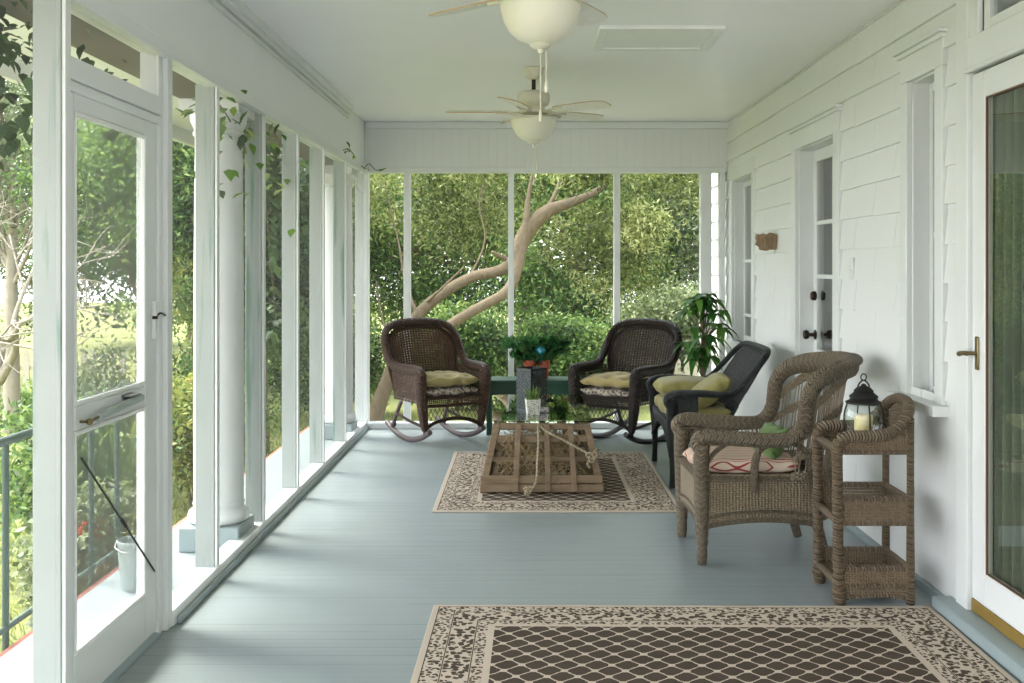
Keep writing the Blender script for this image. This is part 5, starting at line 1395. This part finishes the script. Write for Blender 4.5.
vine('trailing vine leaves behind the second tall screen past the first column', (-1.52, 5.98, 2.20), [[(0,-.3,0),(.0,-.05,-.10),(.0,.15,-.30),(.02,.2,-.5)], [(0,.0,-.05),(.0,.3,-.2)]], 34, .07, .075, 6, 'leaf_green')
vine('dark vine mass hanging outside the last left screens', (-1.95, 7.6, 2.28), [[(0,-.8,0),(-.05,-.4,-.3),(-.02,-.3,-.9)], [(0,-.2,0),(-.05,.0,-.5),(0,.1,-1.2)], [(0,.4,0),(-.05,.6,-.4),(0,.7,-1.3)], [(0,.9,0),(0,1.1,-.6),(0,1.2,-1.4)]], 90, .11, .10, 7)
vine('small vine sprig creeping inside along the far left beam edge', (XL+.03, 8.62, 2.245), [[(0,-.75,.02),(.0,-.5,.06),(.01,-.3,.03)], [(.01,.2,-.03),(.03,.36,.03),(.08,.42,-.02),(.16,.45,.0)]], 6, .02, .05, 8, 'leaf_house')
# unseen pale ground by the near end, added to bounce light inside
mb = MB(); sheet(mb, lambda u, v: np.stack([-14+u*11.5, -18+v*19.5, ZG+.075+0*u], -1), 20, 30)
box(mb, (-2.5,-18,ZG-.1), (9,-3.4,ZG+.07)); struct('bounce_ground', mb, M['bounce_gravel'], smooth=0)

# ================================================================== CAMERA, LIGHT
cam = bpy.data.cameras.new('camera'); co = bpy.data.objects.new('camera', cam); C.objects.link(co)
co.location = (0, 0, CH); co.rotation_euler = (PI/2, 0, 0)
cam.sensor_width = 36; cam.lens = 36*F/1024
cam.shift_x = -(VX-512)/1024; cam.shift_y = (VY-341.5)/1024
cam.clip_start = .05; cam.clip_end = 300
bpy.context.scene.camera = co

wd = bpy.data.worlds.new('sky'); bpy.context.scene.world = wd; wd.use_nodes = True
nt = wd.node_tree; nt.nodes.clear()
out = nt.nodes.new('ShaderNodeOutputWorld'); bg = nt.nodes.new('ShaderNodeBackground')
tc = nt.nodes.new('ShaderNodeTexCoord'); sp = nt.nodes.new('ShaderNodeSeparateXYZ'); rp = nt.nodes.new('ShaderNodeValToRGB')
nt.links.new(tc.outputs['Generated'], sp.inputs[0]); nt.links.new(sp.outputs[2], rp.inputs[0])
rp.color_ramp.elements[0].position = 0; rp.color_ramp.elements[0].color = (.97,.98,1,1)
rp.color_ramp.elements[1].position = .8; rp.color_ramp.elements[1].color = (.80,.89,1,1)
# bright haze on the sun's side of the sky (behind the camera, to the left)
dt = nt.nodes.new('ShaderNodeVectorMath'); dt.operation = 'DOT_PRODUCT'; nt.links.new(tc.outputs['Generated'], dt.inputs[0]); dt.inputs[1].default_value = Vector((-.93,.10,.35)).normalized()
mr = nt.nodes.new('ShaderNodeMapRange'); mr.interpolation_type = 'SMOOTHSTEP'; nt.links.new(dt.outputs['Value'], mr.inputs[0]); mr.inputs[1].default_value = -.1; mr.inputs[2].default_value = .95; mr.inputs[3].default_value = 1; mr.inputs[4].default_value = HAZE
ml = nt.nodes.new('ShaderNodeMath'); ml.operation = 'MULTIPLY'; nt.links.new(mr.outputs[0], ml.inputs[0]); ml.inputs[1].default_value = SKY
nt.links.new(rp.outputs[0], bg.inputs[0]); nt.links.new(ml.outputs[0], bg.inputs[1])
nt.links.new(bg.outputs[0], out.inputs[0])
sl = bpy.data.lights.new('sun', 'SUN'); so = bpy.data.objects.new('sun', sl); C.objects.link(so)
sl.energy = SUN; sl.angle = math.radians(22); sl.color = (1, .95, .84)
so.rotation_euler = Vector((.58, -.30, -.95)).to_track_quat('-Z', 'Y').to_euler()
so.location = (-6, -6, 12)

v = bpy.context.scene.view_settings
v.view_transform = 'Standard'; v.look = 'None'; v.gamma = 1; v.use_curve_mapping = False; v.exposure = EXPO
cy = bpy.context.scene.cycles
cy.max_bounces = 10; cy.diffuse_bounces = 5; cy.glossy_bounces = 4; cy.transparent_max_bounces = 24; cy.transmission_bounces = 6
cy.caustics_reflective = False; cy.caustics_refractive = False
cy.use_denoising = True
